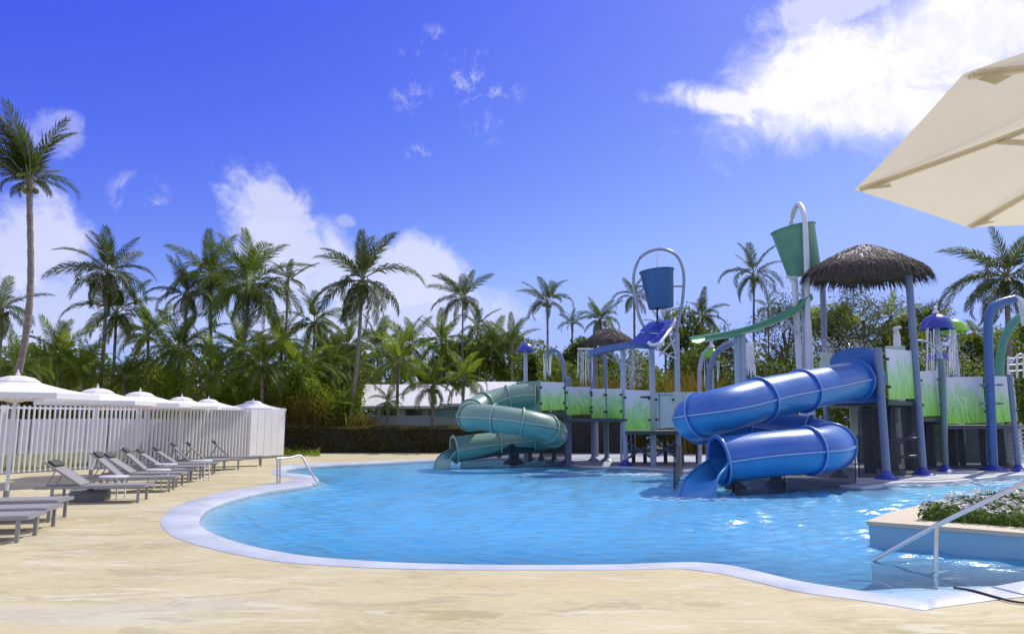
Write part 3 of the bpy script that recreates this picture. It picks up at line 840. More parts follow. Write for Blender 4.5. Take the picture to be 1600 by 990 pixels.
# ------------------------------------------------------------------ sun loungers
def make_lounger(back):
    """foot end at the origin, head towards -X; back = angle of the backrest in degrees"""
    root = empty('sun_lounger', (0, 0, 0)); Lg, Wd, Hh = 1.95, 0.66, 0.34
    for sy in (-1, 1):
        mb = MB(); mb.box((-Lg/2, sy*(Wd/2 - 0.02), Hh - 0.03), (Lg, 0.04, 0.05), bev=0.006); mb.build('side_rail', m_grey_metal, root)
        for x in (-0.12, -Lg + 0.32):
            mb = MB(); mb.box((x, sy*(Wd/2 - 0.02), (Hh - 0.055)/2), (0.05, 0.038, Hh - 0.055), bev=0.004); mb.build('leg', m_grey_metal, root)
    mb = MB(); mb.box((-0.02, 0, Hh - 0.03), (0.04, Wd - 0.085, 0.045)); mb.build('end_rail', m_grey_metal, root)
    hinge = -Lg + 0.80
    mb = MB(); mb.box(((hinge - 0.05)/2, 0, Hh - 0.005), (-(hinge) - 0.05, Wd - 0.09, 0.012)); mb.build('seat_sling', m_sling, root)
    a = radians(back); c, s = cos(a), sin(a)
    R_ = Matrix(((c, 0, s), (0, 1, 0), (-s, 0, c)))        # tips the head end upwards
    def T(x, y, z): return Vector((hinge, 0, Hh + 0.004)) + R_ @ Vector((x, y, z))
    mb = MB(); mb.box(T(-0.40, 0, 0), (0.78, Wd - 0.12, 0.014), R_); bs = mb.build('backrest_sling', m_sling, root)
    mb = MB()
    for sy in (-1, 1): mb.box(T(-0.40, sy*(Wd/2 - 0.055), -0.005), (0.80, 0.03, 0.035), R_)
    mb.box(T(-0.79, 0, -0.005), (0.03, Wd - 0.145, 0.033), R_); mb.build('backrest_frame', m_grey_metal, root)
    if back > 10:
        mb = MB(); mb.box(T(-0.69, 0, 0.035), (0.17, Wd - 0.16, 0.05), R_, bev=0.015); mb.build('head_pad', m_dark_sling, root, True)
        for sy in (-1, 1):
            e = T(-0.55, sy*(Wd/2 - 0.075), -0.02); mb = MB(); mb.tube([e, Vector((hinge - 0.62, sy*(Wd/2 - 0.075), Hh - 0.03))], 0.012, 6); mb.build('prop', m_grey_metal, root)
    return root
flat = make_lounger(2); rec = make_lounger(34); rec2 = make_lounger(42)
LOUNGERS = [  # foot px, py, kind, yaw tweak, label
    (56, 841, 'flat', 0.02, 'grey sun lounger lying flat, nearest to the camera at the left edge'),
    (84, 826, 'flat', 0.0, 'grey flat sun lounger second from the nearest at the left edge'),
    (101, 811, 'flat', -0.02, 'grey flat sun lounger third from the nearest, before the first raised backrest'),
    (232, 782, 'rec', 0.0, 'grey sun lounger with raised back, the front one beside the round parasol base'),
    (276, 766, 'rec2', 0.05, 'grey sun lounger with raised back, next behind the front raised one'),
    (288, 759, 'rec', 0.0, 'raised sun lounger whose foot stands just left of the tall table legs'),
    (303, 752, 'rec2', 0.06, 'raised sun lounger fourth back, behind the round white table tops'),
    (322, 746, 'rec', 0.04, 'raised sun lounger with dark back standing upright left of the tall round table'),
    (340, 740, 'rec', 0.05, 'raised sun lounger directly right of the tall round table'),
    (356, 734, 'rec2', 0.08, 'raised sun lounger with dark head pad, third from the far end of the row'),
    (378, 732, 'rec2', 0.10, 'raised sun lounger second from the far end of the row'),
    (412, 727, 'rec2', 0.12, 'small far sun lounger closest to the fence end, last in the row')]
src = {'flat': [flat, 0], 'rec': [rec, 0], 'rec2': [rec2, 0]}
for (px, py, kind, tw, lab) in LOUNGERS:
    s_ = src[kind]; o = s_[0] if s_[1] == 0 else copy_tree(s_[0]); s_[1] += 1
    o.location = G(px, py); o.rotation_euler = (0, 0, 0.22 + tw*1.5)
    tag(o, lab, 'sun lounger', 'grey sun loungers between fence and pool')
# side tables
def make_table(h, r):
    root = empty('side_table', (0, 0, 0))
    mb = MB(); mb.lathe([(0, h - 0.03), (r, h - 0.03), (r + .006, h - 0.015), (r, h), (0, h)], 24); mb.build('table_top', m_post_w, root, True)
    for k in range(4):
        a = pi/4 + k*pi/2
        mb = MB(); mb.tube([(r*0.75*cos(a), r*0.75*sin(a), h - 0.03), (r*0.85*cos(a), r*0.85*sin(a), 0)], 0.016, 6); mb.build('leg', m_post_w, root, True)
    return root
tb_ = make_table(0.46, 0.27)
for i, (px, py, lab) in enumerate(((176, 779, 'round white side table nearest the camera, beside the front raised lounger'),
                                   (246, 764, 'round white side table between the second and third raised loungers'),
                                   (258, 752, 'round white side table half hidden in the middle of the loungers'),
                                   (313, 751, 'tall round white side table in front of the dark raised loungers'))):
    o = tb_ if i == 0 else copy_tree(tb_)
    o.location = G(px, py)
    if i == 3: o.scale = (1, 1, 1.18)
    tag(o, lab, 'side table', 'round white side tables among the loungers')
mb = MB(); mb.lathe([(0, 0), (0.36, 0), (0.37, 0.02), (0.37, 0.17), (0.34, 0.20), (0.06, 0.205), (0.055, 0.33), (0.03, 0.33), (0, 0.33)], 28)  # weighted parasol base standing loose on the deck
q = G(140, 781)
for v in mb.v: v += q
tag(mb.build('parasol_base', M('concrete_grey', (0.22, 0.22, 0.22), 0.7, bump=0.2), smooth=True, loc=q), 'round grey parasol base with a short tube on the deck beneath the front raised lounger', 'parasol base')

exec_later = []
# ------------------------------------------------------------------ tube slides
def slide(name, label, path, r, cuts, flume, mats, entry=None, N=110):
    up_m, lo_m, seam_m = mats
    root = empty(name, Vector((path[-1].x, path[-1].y, 0)), label, 'water slide')
    pts = spline(path, N); fr = frames(pts); th = 0.025
    def shell(i0, i1, a0, a1, nm, mat, grow=lambda i: r):
        vs = []; fs = []; na = 18; w = na + 1; rows = i1 - i0 + 1
        for layer in (0, 1):
            for i in range(i0, i1 + 1):
                t, sd, nr = fr[i]; q = grow(i) - (th if layer else 0)
                for k in range(w):
                    a = a0 + (a1 - a0)*k/na; vs.append(pts[i] + sd*(q*cos(a)) + nr*(q*sin(a)))
        o = rows*w
        for i in range(rows - 1):
            for k in range(na):
                a = i*w + k
                fs.append((a, a + w, a + w + 1, a + 1)); fs.append((o + a, o + a + 1, o + a + w + 1, o + a + w))
            for k in (0, na):
                a = i*w + k; fs.append((a, o + a, o + a + w, a + w))
        for i in (0, rows - 1):
            for k in range(na):
                a = i*w + k; fs.append((a, a + 1, o + a + 1, o + a))
        mb = MB(); mb.add(vs, fs); bm = bmesh.new(); 
        return mb.build(nm, mat, root, True, angle=50)
    cut_i = [round(c*(N - 1)) for c in cuts]
    for i0, i1 in zip(cut_i[:-1], cut_i[1:]):
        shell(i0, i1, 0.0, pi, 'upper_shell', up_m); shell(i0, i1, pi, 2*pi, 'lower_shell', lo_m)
    for i in cut_i:
        t, sd, nr = fr[i]; rot = Matrix((sd, nr, t)).transposed(); mb = MB()
        mb.lathe([(r - 0.01, -0.03), (r + 0.055, -0.03), (r + 0.06, -0.02), (r + 0.06, 0.02), (r + 0.055, 0.03), (r - 0.01, 0.03), (r - 0.01, -0.03)], 40, pts[i], rot)
        mb.build('flange', up_m, root, True, angle=50)
        mb = MB(); mb.lathe([(r + 0.058, -0.008), (r + 0.066, -0.008), (r + 0.066, 0.008), (r + 0.058, 0.008)], 40, pts[i], rot); mb.build('joint_line', seam_m, root, True)
    for sgn in (1, -1):
        mb = MB(); vs = []; fs = []; I = range(cut_i[0], cut_i[-1] + 1)
        for i in I:
            t, sd, nr = fr[i]
            for (q, z) in ((r - .002, -.03), (r + .032, -.03), (r + .032, .03), (r - .002, .03)): vs.append(pts[i] + sd*(sgn*q) + nr*z)
        for j in range(len(I) - 1):
            for k in range(4): a = j*4 + k; b = j*4 + (k+1) % 4; fs.append((a, b, b + 4, a + 4))
        mb.add(vs, fs).build('side_flange', up_m, root, True, angle=50)
        mb = MB(); vs = []; fs = []
        for i in I:
            t, sd, nr = fr[i]
            for (q, z) in ((r + .030, -.011), (r + .038, -.011), (r + .038, .011), (r + .030, .011)): vs.append(pts[i] + sd*(sgn*q) + nr*z)
        for j in range(len(I) - 1):
            for k in range(4): a = j*4 + k; b = j*4 + (k+1) % 4; fs.append((a, b, b + 4, a + 4))
        mb.add(vs, fs).build('seam_line', seam_m, root, True)
    if flume:
        e = cut_i[-1]; t_, sd_, nr_ = fr[e]; near = 1 if sd_.y < 0 else -1
        N_, F_, C_ = flume
        nl = spline([pts[e] + sd_*(near*r) + t_*0.0] + N_, 22); fl2 = spline([pts[e] - sd_*(near*r)] + F_, 22); cl2 = spline([pts[e] - nr_*r] + C_, 22)
        vs = []; fs = []; na = 16; w = na + 1
        for layer in (0, 1):
            for a_, b_, c_ in zip(nl, fl2, cl2):
                mid_ = (a_ + b_)/2; ctl = c_*2 - mid_
                for k in range(w):
                    u = k/na; q = a_*(1-u)**2 + ctl*(2*u*(1-u)) + b_*u*u
                    if k in (0, na): q = q + Vector((0, 0, 0))
                    vs.append(q + (q - (mid_ + Vector((0, 0, 0.25)))).normalized()*(th*layer))
        o = 22*w
        for i in range(21):
            for k in range(na):
                a = i*w + k; fs.append((a, a + w, a + w + 1, a + 1)); fs.append((o + a, o + a + 1, o + a + w + 1, o + a + w))
            for k in (0, na): a = i*w + k; fs.append((a, o + a, o + a + w, a + w))
        for i in (0, 21):
            for k in range(na): a = i*w + k; fs.append((a, a + 1, o + a + 1, o + a))
        MB().add(vs, fs).build('run_out', lo_m, root, True, angle=50)
        for lip in (nl, fl2):
            mb = MB(); mb.tube(lip, 0.028, 8); mb.build('lip', lo_m, root, True)
    return root, pts, fr

bpath = [P(1357, 590, 20.75), P(1320, 596, 19.9), P(1270, 607, 18.9), P(1205, 620, 17.9), P(1140, 637, 17.1), P(1094, 650, 17.2), P(1086, 656, 18.0), P(1110, 661, 19.0),
         P(1175, 668, 19.6), P(1245, 677, 19.6), P(1288, 686, 19.1), P(1301, 694, 18.2), P(1288, 701, 17.2), P(1245, 705, 16.75), P(1190, 710, 16.55), P(1124, 719, 16.4)]
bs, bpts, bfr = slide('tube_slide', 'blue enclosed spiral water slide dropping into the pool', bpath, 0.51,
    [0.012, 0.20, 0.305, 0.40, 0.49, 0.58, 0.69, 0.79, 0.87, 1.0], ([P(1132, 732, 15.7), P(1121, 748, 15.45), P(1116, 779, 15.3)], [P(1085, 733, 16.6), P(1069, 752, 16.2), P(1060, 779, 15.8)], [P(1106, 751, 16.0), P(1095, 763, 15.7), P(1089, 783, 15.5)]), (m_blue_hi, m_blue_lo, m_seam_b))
# arched entry plate
d = 20.9
def arch_plate(px0, px1, ytop, yb, d0, d1, rise, name, mat, parent, th=0.07):
    A, B = P(px0, yb, d0), P(px1, yb, d1); hL = P(px0, ytop + rise, d0).z - A.z; hp = P((px0 + px1)/2, ytop, (d0 + d1)/2).z
    pr = [(0, 0), (1, 0)] + [(0.5 + 0.5*cos(a), 1) for a in np.linspace(0, pi, 15)]
    nrm = (B - A).normalized().cross(Vector((0, 0, 1)))
    fr_, bk = [], []
    for j, (u, k) in enumerate(pr):
        base = A.lerp(B, u)
        z = A.z if k == 0 else A.z + hL + (hp - A.z - hL)*sin(math.acos(max(-1, min(1, 2*u - 1))))
        q = Vector((base.x, base.y, z)); fr_.append(q + nrm*th/2); bk.append(q - nrm*th/2)
    n = len(fr_)
    mb = MB(); mb.add(fr_ + bk, [tuple(range(n)), tuple(range(2*n - 1, n - 1, -1))] + [(i, n + i, n + (i+1) % n, (i+1) % n) for i in range(n)])
    return mb.build(name, mat, parent)
arch_plate(1302, 1381, 543, 630, 21.6, 19.9, 22, 'entry_plate', m_blue_hi, bs)
for q_, rr_ in ((0.004, 0.60), (0.018, 0.67)):
    i_ = int(q_*109); t_, sd_, nr_ = bfr[i_ + 1]; mb = MB()
    mb.lathe([(0.50, -0.05), (rr_, -0.05), (rr_ + 0.01, -0.03), (rr_ + 0.01, 0.03), (rr_, 0.05), (0.50, 0.05), (0.50, -0.05)], 40, bpts[0] + (bpts[6] - bpts[0])*(0.9 if rr_ < 0.62 else 0.45), Matrix((sd_, nr_, t_)).transposed()); mb.build('collar', m_blue_hi, bs, True, angle=50)
# supports and their feet
for (px, py, ztop) in ((1213, 764, 0.35), (1312, 752, 0.6), (1150, 770, 0.15)):
    q = G(px, py, -0.1); mb = MB()
    mb.tube([q, q + Vector((0, 0, ztop + 0.3))], 0.14 if px == 1213 else 0.09, 14); sp_ = mb.build('support', m_dark, bs, True)
    mb = MB(); mb.lathe([(0, 0.0), (0.26, 0.0), (0.24, 0.05), (0.10, 0.16), (0, 0.16)], 16, q + Vector((0, 0, 0.10))); mb.build('foot', m_dark, sp_, True)

gpath = [P(846, 617, 26.6), P(815, 618, 26.6), P(782, 624, 26.5), P(752, 634, 26.0), P(735, 646, 25.2), P(736, 651, 24.4), P(758, 652, 24.0), P(795, 656, 23.8), P(838, 664, 23.9), P(861, 672, 24.5), P(862, 678, 25.4),
         P(838, 686, 26.0), P(800, 690, 25.7), P(760, 695, 25.4), P(710, 702, 25.0)]
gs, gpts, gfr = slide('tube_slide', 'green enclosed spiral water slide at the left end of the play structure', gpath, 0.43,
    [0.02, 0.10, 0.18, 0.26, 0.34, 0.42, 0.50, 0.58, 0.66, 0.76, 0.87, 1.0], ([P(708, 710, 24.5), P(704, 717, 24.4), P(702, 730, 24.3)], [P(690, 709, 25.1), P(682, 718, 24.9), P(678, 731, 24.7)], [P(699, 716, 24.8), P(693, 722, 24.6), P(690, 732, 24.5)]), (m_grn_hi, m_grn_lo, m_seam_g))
MB().add([P(806, 597, 27.2), P(847, 594, 26.0), P(847, 652, 26.0), P(806, 652, 27.2), P(806, 597, 27.25), P(847, 594, 26.06), P(847, 652, 26.06), P(806, 652, 27.25)],
         [(0, 1, 2, 3), (7, 6, 5, 4), (0, 4, 5, 1), (1, 5, 6, 2), (2, 6, 7, 3), (3, 7, 4, 0)]).build('entry_plate', m_grn_hi, gs)
for (px, py, zt, rr) in ((803, 727, 0.55, 0.20), (828, 722, 0.6, 0.09), (846, 721, 0.7, 0.07), (866, 722, 0.9, 0.07)):
    q = G(px, py, -0.1); mb = MB(); mb.tube([q, q + Vector((0, 0, zt + 0.45))], rr, 14); sp_ = mb.build('support', m_dark if px != 803 else M('dark_green_paint', (0.03, 0.07, 0.06), 0.4), gs, True)
    mb = MB(); mb.lathe([(0, 0.0), (rr*2.0, 0.0), (rr*1.9, 0.05), (rr*1.0, 0.18), (0, 0.18)], 16, q + Vector((0, 0, 0.08))); mb.build('foot', m_dark, sp_, True)

# netting skirts round the slide feet
def net_panel(parent, corners, mat=None, frame=0.02, name='net'):
    c = [Vector(v) for v in corners]
    nrm = (c[1] - c[0]).cross(c[2] - c[0]).normalized()*0.004
    mb = MB(); mb.add([v + nrm for v in c] + [v - nrm for v in c], [(0, 1, 2, 3), (7, 6, 5, 4), (0, 4, 5, 1), (1, 5, 6, 2), (2, 6, 7, 3), (3, 7, 4, 0)])
    o = mb.build(name, mat or m_net, parent)
    if frame:
        for i in range(4):
            mb = MB(); mb.beam(c[i], c[(i+1) % 4], frame, frame); mb.build('edge_bar', m_black, o)
    return o
def skirt(parent, gp, tops):
    for (a, b), (ta, tb) in zip(zip(gp[:-1], gp[1:]), zip(tops[:-1], tops[1:])):
        A, B = G(*a, -0.03), G(*b, -0.03)
        net_panel(parent, [A, B, P(b[0], tb, B.y), P(a[0], ta, A.y)], m_net_light)
skirt(bs, [(1149, 773), (1225, 769), (1337, 757)], [725, 700, 690])
skirt(bs, [(1053, 762), (1066, 740)], [690, 700])
skirt(gs, [(720, 731), (800, 730), (884, 727)], [705, 690, 690])

# ------------------------------------------------------------------ play structures
def post(parent, px, py_base, py_top, r, mat, px_top=None, base=True, d=None, foot_mat=None):
    A = G(px, py_base, 0.012) if d is None else Vector((P(px, py_base, d).x, d, 0.012))
    B = P(px_top if px_top is not None else px, py_top, A.y); B.x = A.x if px_top is None else B.x
    mb = MB(); mb.tube([A, B], r, 16); o = mb.build('post', mat, parent, True)
    mb = MB(); mb.lathe([(r*1.03, 0), (r*1.08, 0.02), (0, 0.045)], 16, B); mb.build('cap', mat, o, True)
    if base:
        mb = MB(); mb.lathe([(0, 0.0), (r*3.1, 0.0), (r*3.1, 0.02), (r*2.2, 0.07), (r*1.25, 0.14), (r*1.02, 0.22), (0, 0.22)], 20, A); mb.build('foot', foot_mat or m_royal, o, True)
    return o
def panel(parent, xl, xr, ytl, ytr, ybl, ybr, dl, dr, mat=None, name='grass_panel', th=0.03, clamps=True):
    c = [P(xl, ybl, dl), P(xr, ybr, dr), P(xr, ytr, dr), P(xl, ytl, dl)]
    c[2].x, c[2].y, c[3].x, c[3].y = c[1].x, c[1].y, c[0].x, c[0].y
    n = (c[1] - c[0]).cross(c[3] - c[0]).normalized()*(th/2)
    w = (c[1] - c[0]).length; off = rnd.random()*9
    uv = [(off, 0), (off + w, 0), (off + w, 1), (off, 1)]*2
    mb = MB(); mb.add([v + n for v in c] + [v - n for v in c], [(0, 1, 2, 3), (7, 6, 5, 4), (0, 4, 5, 1), (1, 5, 6, 2), (2, 6, 7, 3), (3, 7, 4, 0)], uv)
    o = mb.build(name, mat or m_grass, parent)
    if clamps:
        for (a, b) in ((0, 3), (1, 2)):
            for t in (0.25, 0.8):
                q = c[a].lerp(c[b], t) + n*2.4
                mb = MB(); mb.box(q, (0.09, 0.05, 0.07), bev=0.012); mb.build('clamp', m_black, o)
    return o
def deckslab(parent, quad, z, th=0.12):
    p_ = [Vector((q.x, q.y, 0)) for q in quad]
    if sum((p_[i-1].x*p_[i].y - p_[i].x*p_[i-1].y) for i in range(len(p_))) < 0: p_ = p_[::-1]
    MB().slab(p_, z - th, z).build('deck', m_deckslab, parent)

tower = empty('play_tower', G(1445, 738), 'right hand play tower with grass printed panels and a large thatched roof', 'play structure')
post(tower, 1386, 748, 545, 0.105, m_post_b)
post(tower, 1443, 741, 432, 0.105, m_post_b, px_top=1420)
post(tower, 1478, 736, 560, 0.085, M('slate_green_post', (0.12, 0.21, 0.22), 0.35), px_top=1470)
post(tower, 1592, 736, 585, 0.08, m_post_b)
post(tower, 1294, 728, 436, 0.10, m_post_b, px_top=1285, base=False)
post(tower, 1262, 735, 436, 0.10, m_post_lb, px_top=1257, base=False)
panel(tower, 1389, 1433, 545, 548, 624, 622, 20.1, 21.6)
panel(tower, 1441, 1469, 580, 578, 650, 649, 21.9, 23.1)
panel(tower, 1478, 1541, 589, 588, 662, 660, 23.2, 23.6)
panel(tower, 1552, 1590, 587, 588, 660, 658, 23.8, 24.0)
panel(tower, 1282, 1304, 551, 551, 600, 600, 23.5, 23.3, m_pale_panel, 'pale_panel')
panel(tower, 1390, 1420, 540, 540, 620, 620, 25.0, 25.0, m_pale_panel, 'pale_panel', clamps=False)
zt = P(1410, 626, 20.8).z
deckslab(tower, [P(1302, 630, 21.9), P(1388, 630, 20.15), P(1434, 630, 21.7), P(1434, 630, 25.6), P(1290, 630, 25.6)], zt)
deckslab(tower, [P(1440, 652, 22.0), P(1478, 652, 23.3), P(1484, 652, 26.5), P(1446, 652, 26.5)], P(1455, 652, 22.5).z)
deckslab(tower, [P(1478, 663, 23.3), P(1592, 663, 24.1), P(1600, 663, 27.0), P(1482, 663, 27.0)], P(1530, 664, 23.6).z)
# netting walls below the decks, with dark gateposts behind them
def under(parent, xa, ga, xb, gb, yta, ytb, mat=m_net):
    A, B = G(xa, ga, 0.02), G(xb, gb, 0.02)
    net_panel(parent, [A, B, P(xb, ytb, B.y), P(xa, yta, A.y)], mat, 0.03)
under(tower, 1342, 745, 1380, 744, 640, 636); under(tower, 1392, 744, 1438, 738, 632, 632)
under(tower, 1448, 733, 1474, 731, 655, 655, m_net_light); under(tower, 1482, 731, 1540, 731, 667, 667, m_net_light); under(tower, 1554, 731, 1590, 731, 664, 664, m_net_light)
for (px, py, yt, r) in ((1360, 738, 635, 0.16), (1372, 731, 635, 0.16), (1398, 735, 630, 0.13), (1424, 733, 630, 0.18), (1437, 728, 640, 0.15), (1455, 728, 655, 0.17), (1490, 727, 668, 0.16), (1505, 726, 668, 0.10), (1568, 727, 666, 0.17), (1538, 726, 668, 0.10)):
    A = G(px, py, 0.012); B = P(px, yt, A.y)
    mb = MB(); mb.tube([A, Vector((A.x, A.y, B.z))], r, 14); mb.build('column', m_dark, tower, True)
for (xl, xr, yt, yb, d, m_, nm) in ((1402, 1416, 660, 690, 26.5, m_pale_panel, 'back_panel'), (1456, 1470, 668, 682, 26.5, m_grass, 'back_panel'), (1482, 1498, 668, 682, 26.8, m_grass, 'back_panel'),
                                    (1457, 1471, 706, 722, 26.5, m_pale_panel, 'back_panel'), (1486, 1498, 700, 722, 26.5, m_pale_panel, 'back_panel'), (1364, 1378, 660, 740, 25.0, m_pale_panel, 'back_panel'), (1504, 1540, 694, 724, 27.5, m_teal, 'back_panel'), (1330, 1350, 636, 680, 25.5, m_pale_panel, 'back_panel')):
    panel(tower, xl, xr, yt, yt, yb, yb, d, d, m_, nm, clamps=False)
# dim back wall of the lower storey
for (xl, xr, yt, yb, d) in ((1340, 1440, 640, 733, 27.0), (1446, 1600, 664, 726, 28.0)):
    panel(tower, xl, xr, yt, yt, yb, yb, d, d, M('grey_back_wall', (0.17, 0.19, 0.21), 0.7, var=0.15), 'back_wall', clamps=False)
for (a, b) in (((1346, 690), (1440, 684)), ((1346, 716), (1440, 712)), ((1400, 696), (1440, 668))):
    mb = MB(); mb.tube([P(*a, 22.6), P(*b, 22.6)], 0.045, 8); mb.build('brace', m_post_b, tower, True)
# white louvred stair side at the right edge
st_ = panel(tower, 1573, 1600, 666, 666, 722, 722, 25.2, 25.2, m_post_w, 'stair_side', clamps=False)
for k in range(8):
    y0 = 669 + k*6.6
    mb = MB(); mb.beam(P(1574, y0, 25.15), P(1600, y0, 25.15), 0.03, 0.05); mb.build('louvre', M('grey_louvre', (0.45, 0.48, 0.52), 0.5), st_)
# ladder frame at the upper right
lad = empty('ladder_frame', P(1585, 590, 24.6), 'white tubular ladder frame on the right hand play tower', 'ladder')
for x in (1575, 1589, 1600):
    mb = MB(); mb.tube([P(x, 590, 24.6), P(x, 556, 24.6)], 0.035, 8); mb.build('upright', m_post_w, lad, True)
for y in (560, 570, 580):
    mb = MB(); mb.tube([P(1575, y, 24.6), P(1604, y - 2, 24.6)], 0.025, 8); mb.build('rung', m_post_w, lad, True)
mb = MB(); mb.tube(spline([P(1575, 558, 24.6), P(1580, 566, 24.5), P(1588, 556, 24.5), P(1597, 553, 24.5), P(1602, 562, 24.5)], 24), 0.03, 8); mb.build('loop_bar', m_post_w, lad, True)

# thatched roofs
def thatch(parent, c, R, z_top, z_rim, n_blades, seed, pale=0.12, squash=0.8):
    rg = np.random.default_rng(seed)
    def prof(t): return z_rim + (z_top - z_rim)*(1 - t**1.3)
    mb = MB(); rows = [(R*t*0.97 + 0.02, prof(t) - 0.06) for t in np.linspace(0, 1, 9)]
    vs = []; fs = []; n = 26
    for (r, z) in rows:
        for k in range(n):
            a = 2*pi*k/n; vs.append((c.x + r*cos(a), c.y + r*sin(a)*squash, z + 0.03*sin(7*a)*r/R))
    for i in range(8):
        for k in range(n): a, b = i*n + k, i*n + (k+1) % n; fs.append((a, a + n, b + n, b))
    o = mb.add(vs, fs).build('roof_core', m_thatch, parent, True)
    V = []; F = []; mi = []
    for j in range(n_blades):
        t = math.sqrt(rg.random()*1.0); a = rg.random()*2*pi; ln = rg.uniform(0.28, 0.6)*(R/1.7); t2 = t + ln/R
        w = rg.uniform(0.012, 0.03); lift = rg.uniform(0.0, 0.07)
        a2 = a + rg.normal()*0.06
        def pt(tt, aa, up): 
            if tt <= 1: zz = prof(tt)
            else: zz = z_rim - (tt - 1)*R*rg.uniform(0.5, 1.1)
            rr = R*min(tt, 1 + (tt - 1)*0.55)
            return np.array((c.x + rr*cos(aa), c.y + rr*sin(aa)*squash, zz + up))
        p0, p1, p2 = pt(t, a, lift*0.4), pt((t + t2)/2, (a + a2)/2, lift), pt(t2, a2, lift*rg.uniform(-0.3, 1.2))
        sd = np.array((-sin(a), cos(a), 0))*w
        b = len(V); V += [p0 - sd, p0 + sd, p1 + sd, p1 - sd, p2]
        F += [(b, b+1, b+2, b+3), (b+3, b+2, b+4, b+4)]
        k = 1 if (rg.random() < pale*1.6*(1 - t) and t < 0.7) else 0  # painted highlight: pale blades gather towards the peak
        mi += [k, k]
    me = bpy.data.meshes.new('thatch'); me.from_pydata([tuple(v - np.array(origin(parent))) for v in V], [], [tuple(dict.fromkeys(f)) for f in F])
    me.materials.append(m_thatch); me.materials.append(m_thatch_pale); me.polygons.foreach_set('material_index', mi); me.update()
    th_ = obj('thatch', me, parent); th_['kind'] = 'stuff'
tc = P(1353, 440, 22.3)
thatch(tower, Vector((tc.x, tc.y, 0)), MP(90, 22.3), P(1350, 383, 22.3).z, P(1350, 424, 22.3).z, 6500, 4, 0.30)
hut = empty('thatched_hut', Vector((P(953, 600, 31).x, 31, 0)), 'small dark thatched hut behind the middle platform', 'hut')
thatch(hut, Vector((P(953, 600, 31).x, 31, 0)), MP(39, 31), P(953, 511, 31).z, P(953, 534, 31).z, 1800, 9, 0.10)
for px in (946, 987, 930):
    q = P(px, 600, 31 if px != 930 else 31.8); mb = MB(); mb.tube([(q.x, q.y, 0), (q.x, q.y, P(px, 535, 31).z)], 0.10, 12); mb.build('post', M('hut_post', (0.20, 0.21, 0.24), 0.6), hut, True)

# ------------------------------------------------------------------ middle platform
mid = empty('play_platform', G(948, 722), 'middle play platform with grass printed panels on blue posts', 'play structure')
post(mid, 927, 720, 548, 0.075, m_post_b, px_top=925, foot_mat=m_post_b)
post(mid, 948.5, 720, 556, 0.085, m_post_b, px_top=945, foot_mat=m_post_b)
post(mid, 978, 727, 545, 0.085, m_post_lb, px_top=973)
post(mid, 1021, 727, 540, 0.11, m_post_lb, px_top=1018, base=False)
post(mid, 889, 724, 590, 0.10, m_post_b, base=False)
panel(mid, 845, 882, 596, 597, 641, 640, 25.6, 25.6)
panel(mid, 885, 923, 604, 604, 648, 647, 25.8, 26.4)
panel(mid, 925, 946, 607, 607, 655, 655, 26.4, 26.2)
panel(mid, 949, 972, 607, 607, 655, 654, 26.1, 25.4)
panel(mid, 978, 1016, 608, 610, 672, 671, 24.9, 24.6)
panel(mid, 1026, 1053, 613, 613, 669, 668, 24.6, 24.6, m_pale_panel, 'pale_panel')
deckslab(mid, [P(843, 642, 25.7), P(883, 642, 25.7), P(884, 642, 29), P(846, 642, 29)], P(864, 643, 25.7).z)
deckslab(mid, [P(884, 650, 25.9), P(974, 650, 25.5), P(974, 650, 29.5), P(888, 650, 29.5)], P(930, 653, 26).z)
deckslab(mid, [P(977, 672, 24.9), P(1110, 672, 24.6), P(1110, 672, 28.5), P(980, 672, 28.5)], P(1000, 673, 24.8).z)
panel(mid, 1053, 1110, 612, 612, 672, 672, 24.9, 24.9, m_pale_panel, 'pale_panel', clamps=False)
def under2(xa, ga, xb, gb, yt): under(mid, xa, ga, xb, gb, yt, yt)
under2(889, 708, 924, 708, 650); under2(930, 708, 972, 708, 658); under2(846, 712, 884, 712, 644)
for (a, b, d) in (((980, 690), (1020, 716), 26.0), ((980, 716), (1020, 690), 26.1), ((1026, 690), (1056, 714), 26.0), ((1026, 712), (1056, 688), 26.1), ((980, 703), (1056, 703), 26.2)):
    mb = MB(); mb.tube([P(*a, d), P(*b, d)], 0.04, 8); mb.build('brace', m_post_b, mid, True)
for px in (990, 1008, 1040, 1066, 1090):
    A = P(px, 720, 27.0); mb = MB(); mb.tube([(A.x, A.y, 0), (A.x, A.y, P(px, 674, 27).z)], 0.07, 10); mb.build('column', m_dark, mid, True)
mb = MB(); mb.tube([P(1001, 620, 24.3), P(1016, 620, 24.3)], 0.035, 8); mb.build('pipe', m_black, mid, True)
for (a, b) in (((1026, 616), (1053, 616)), ((1030, 613), (1030, 668))):
    mb = MB(); mb.tube([P(*a, 24.5), P(*b, 24.5)], 0.02, 8); mb.build('frame_bar', m_post_b, mid, True)
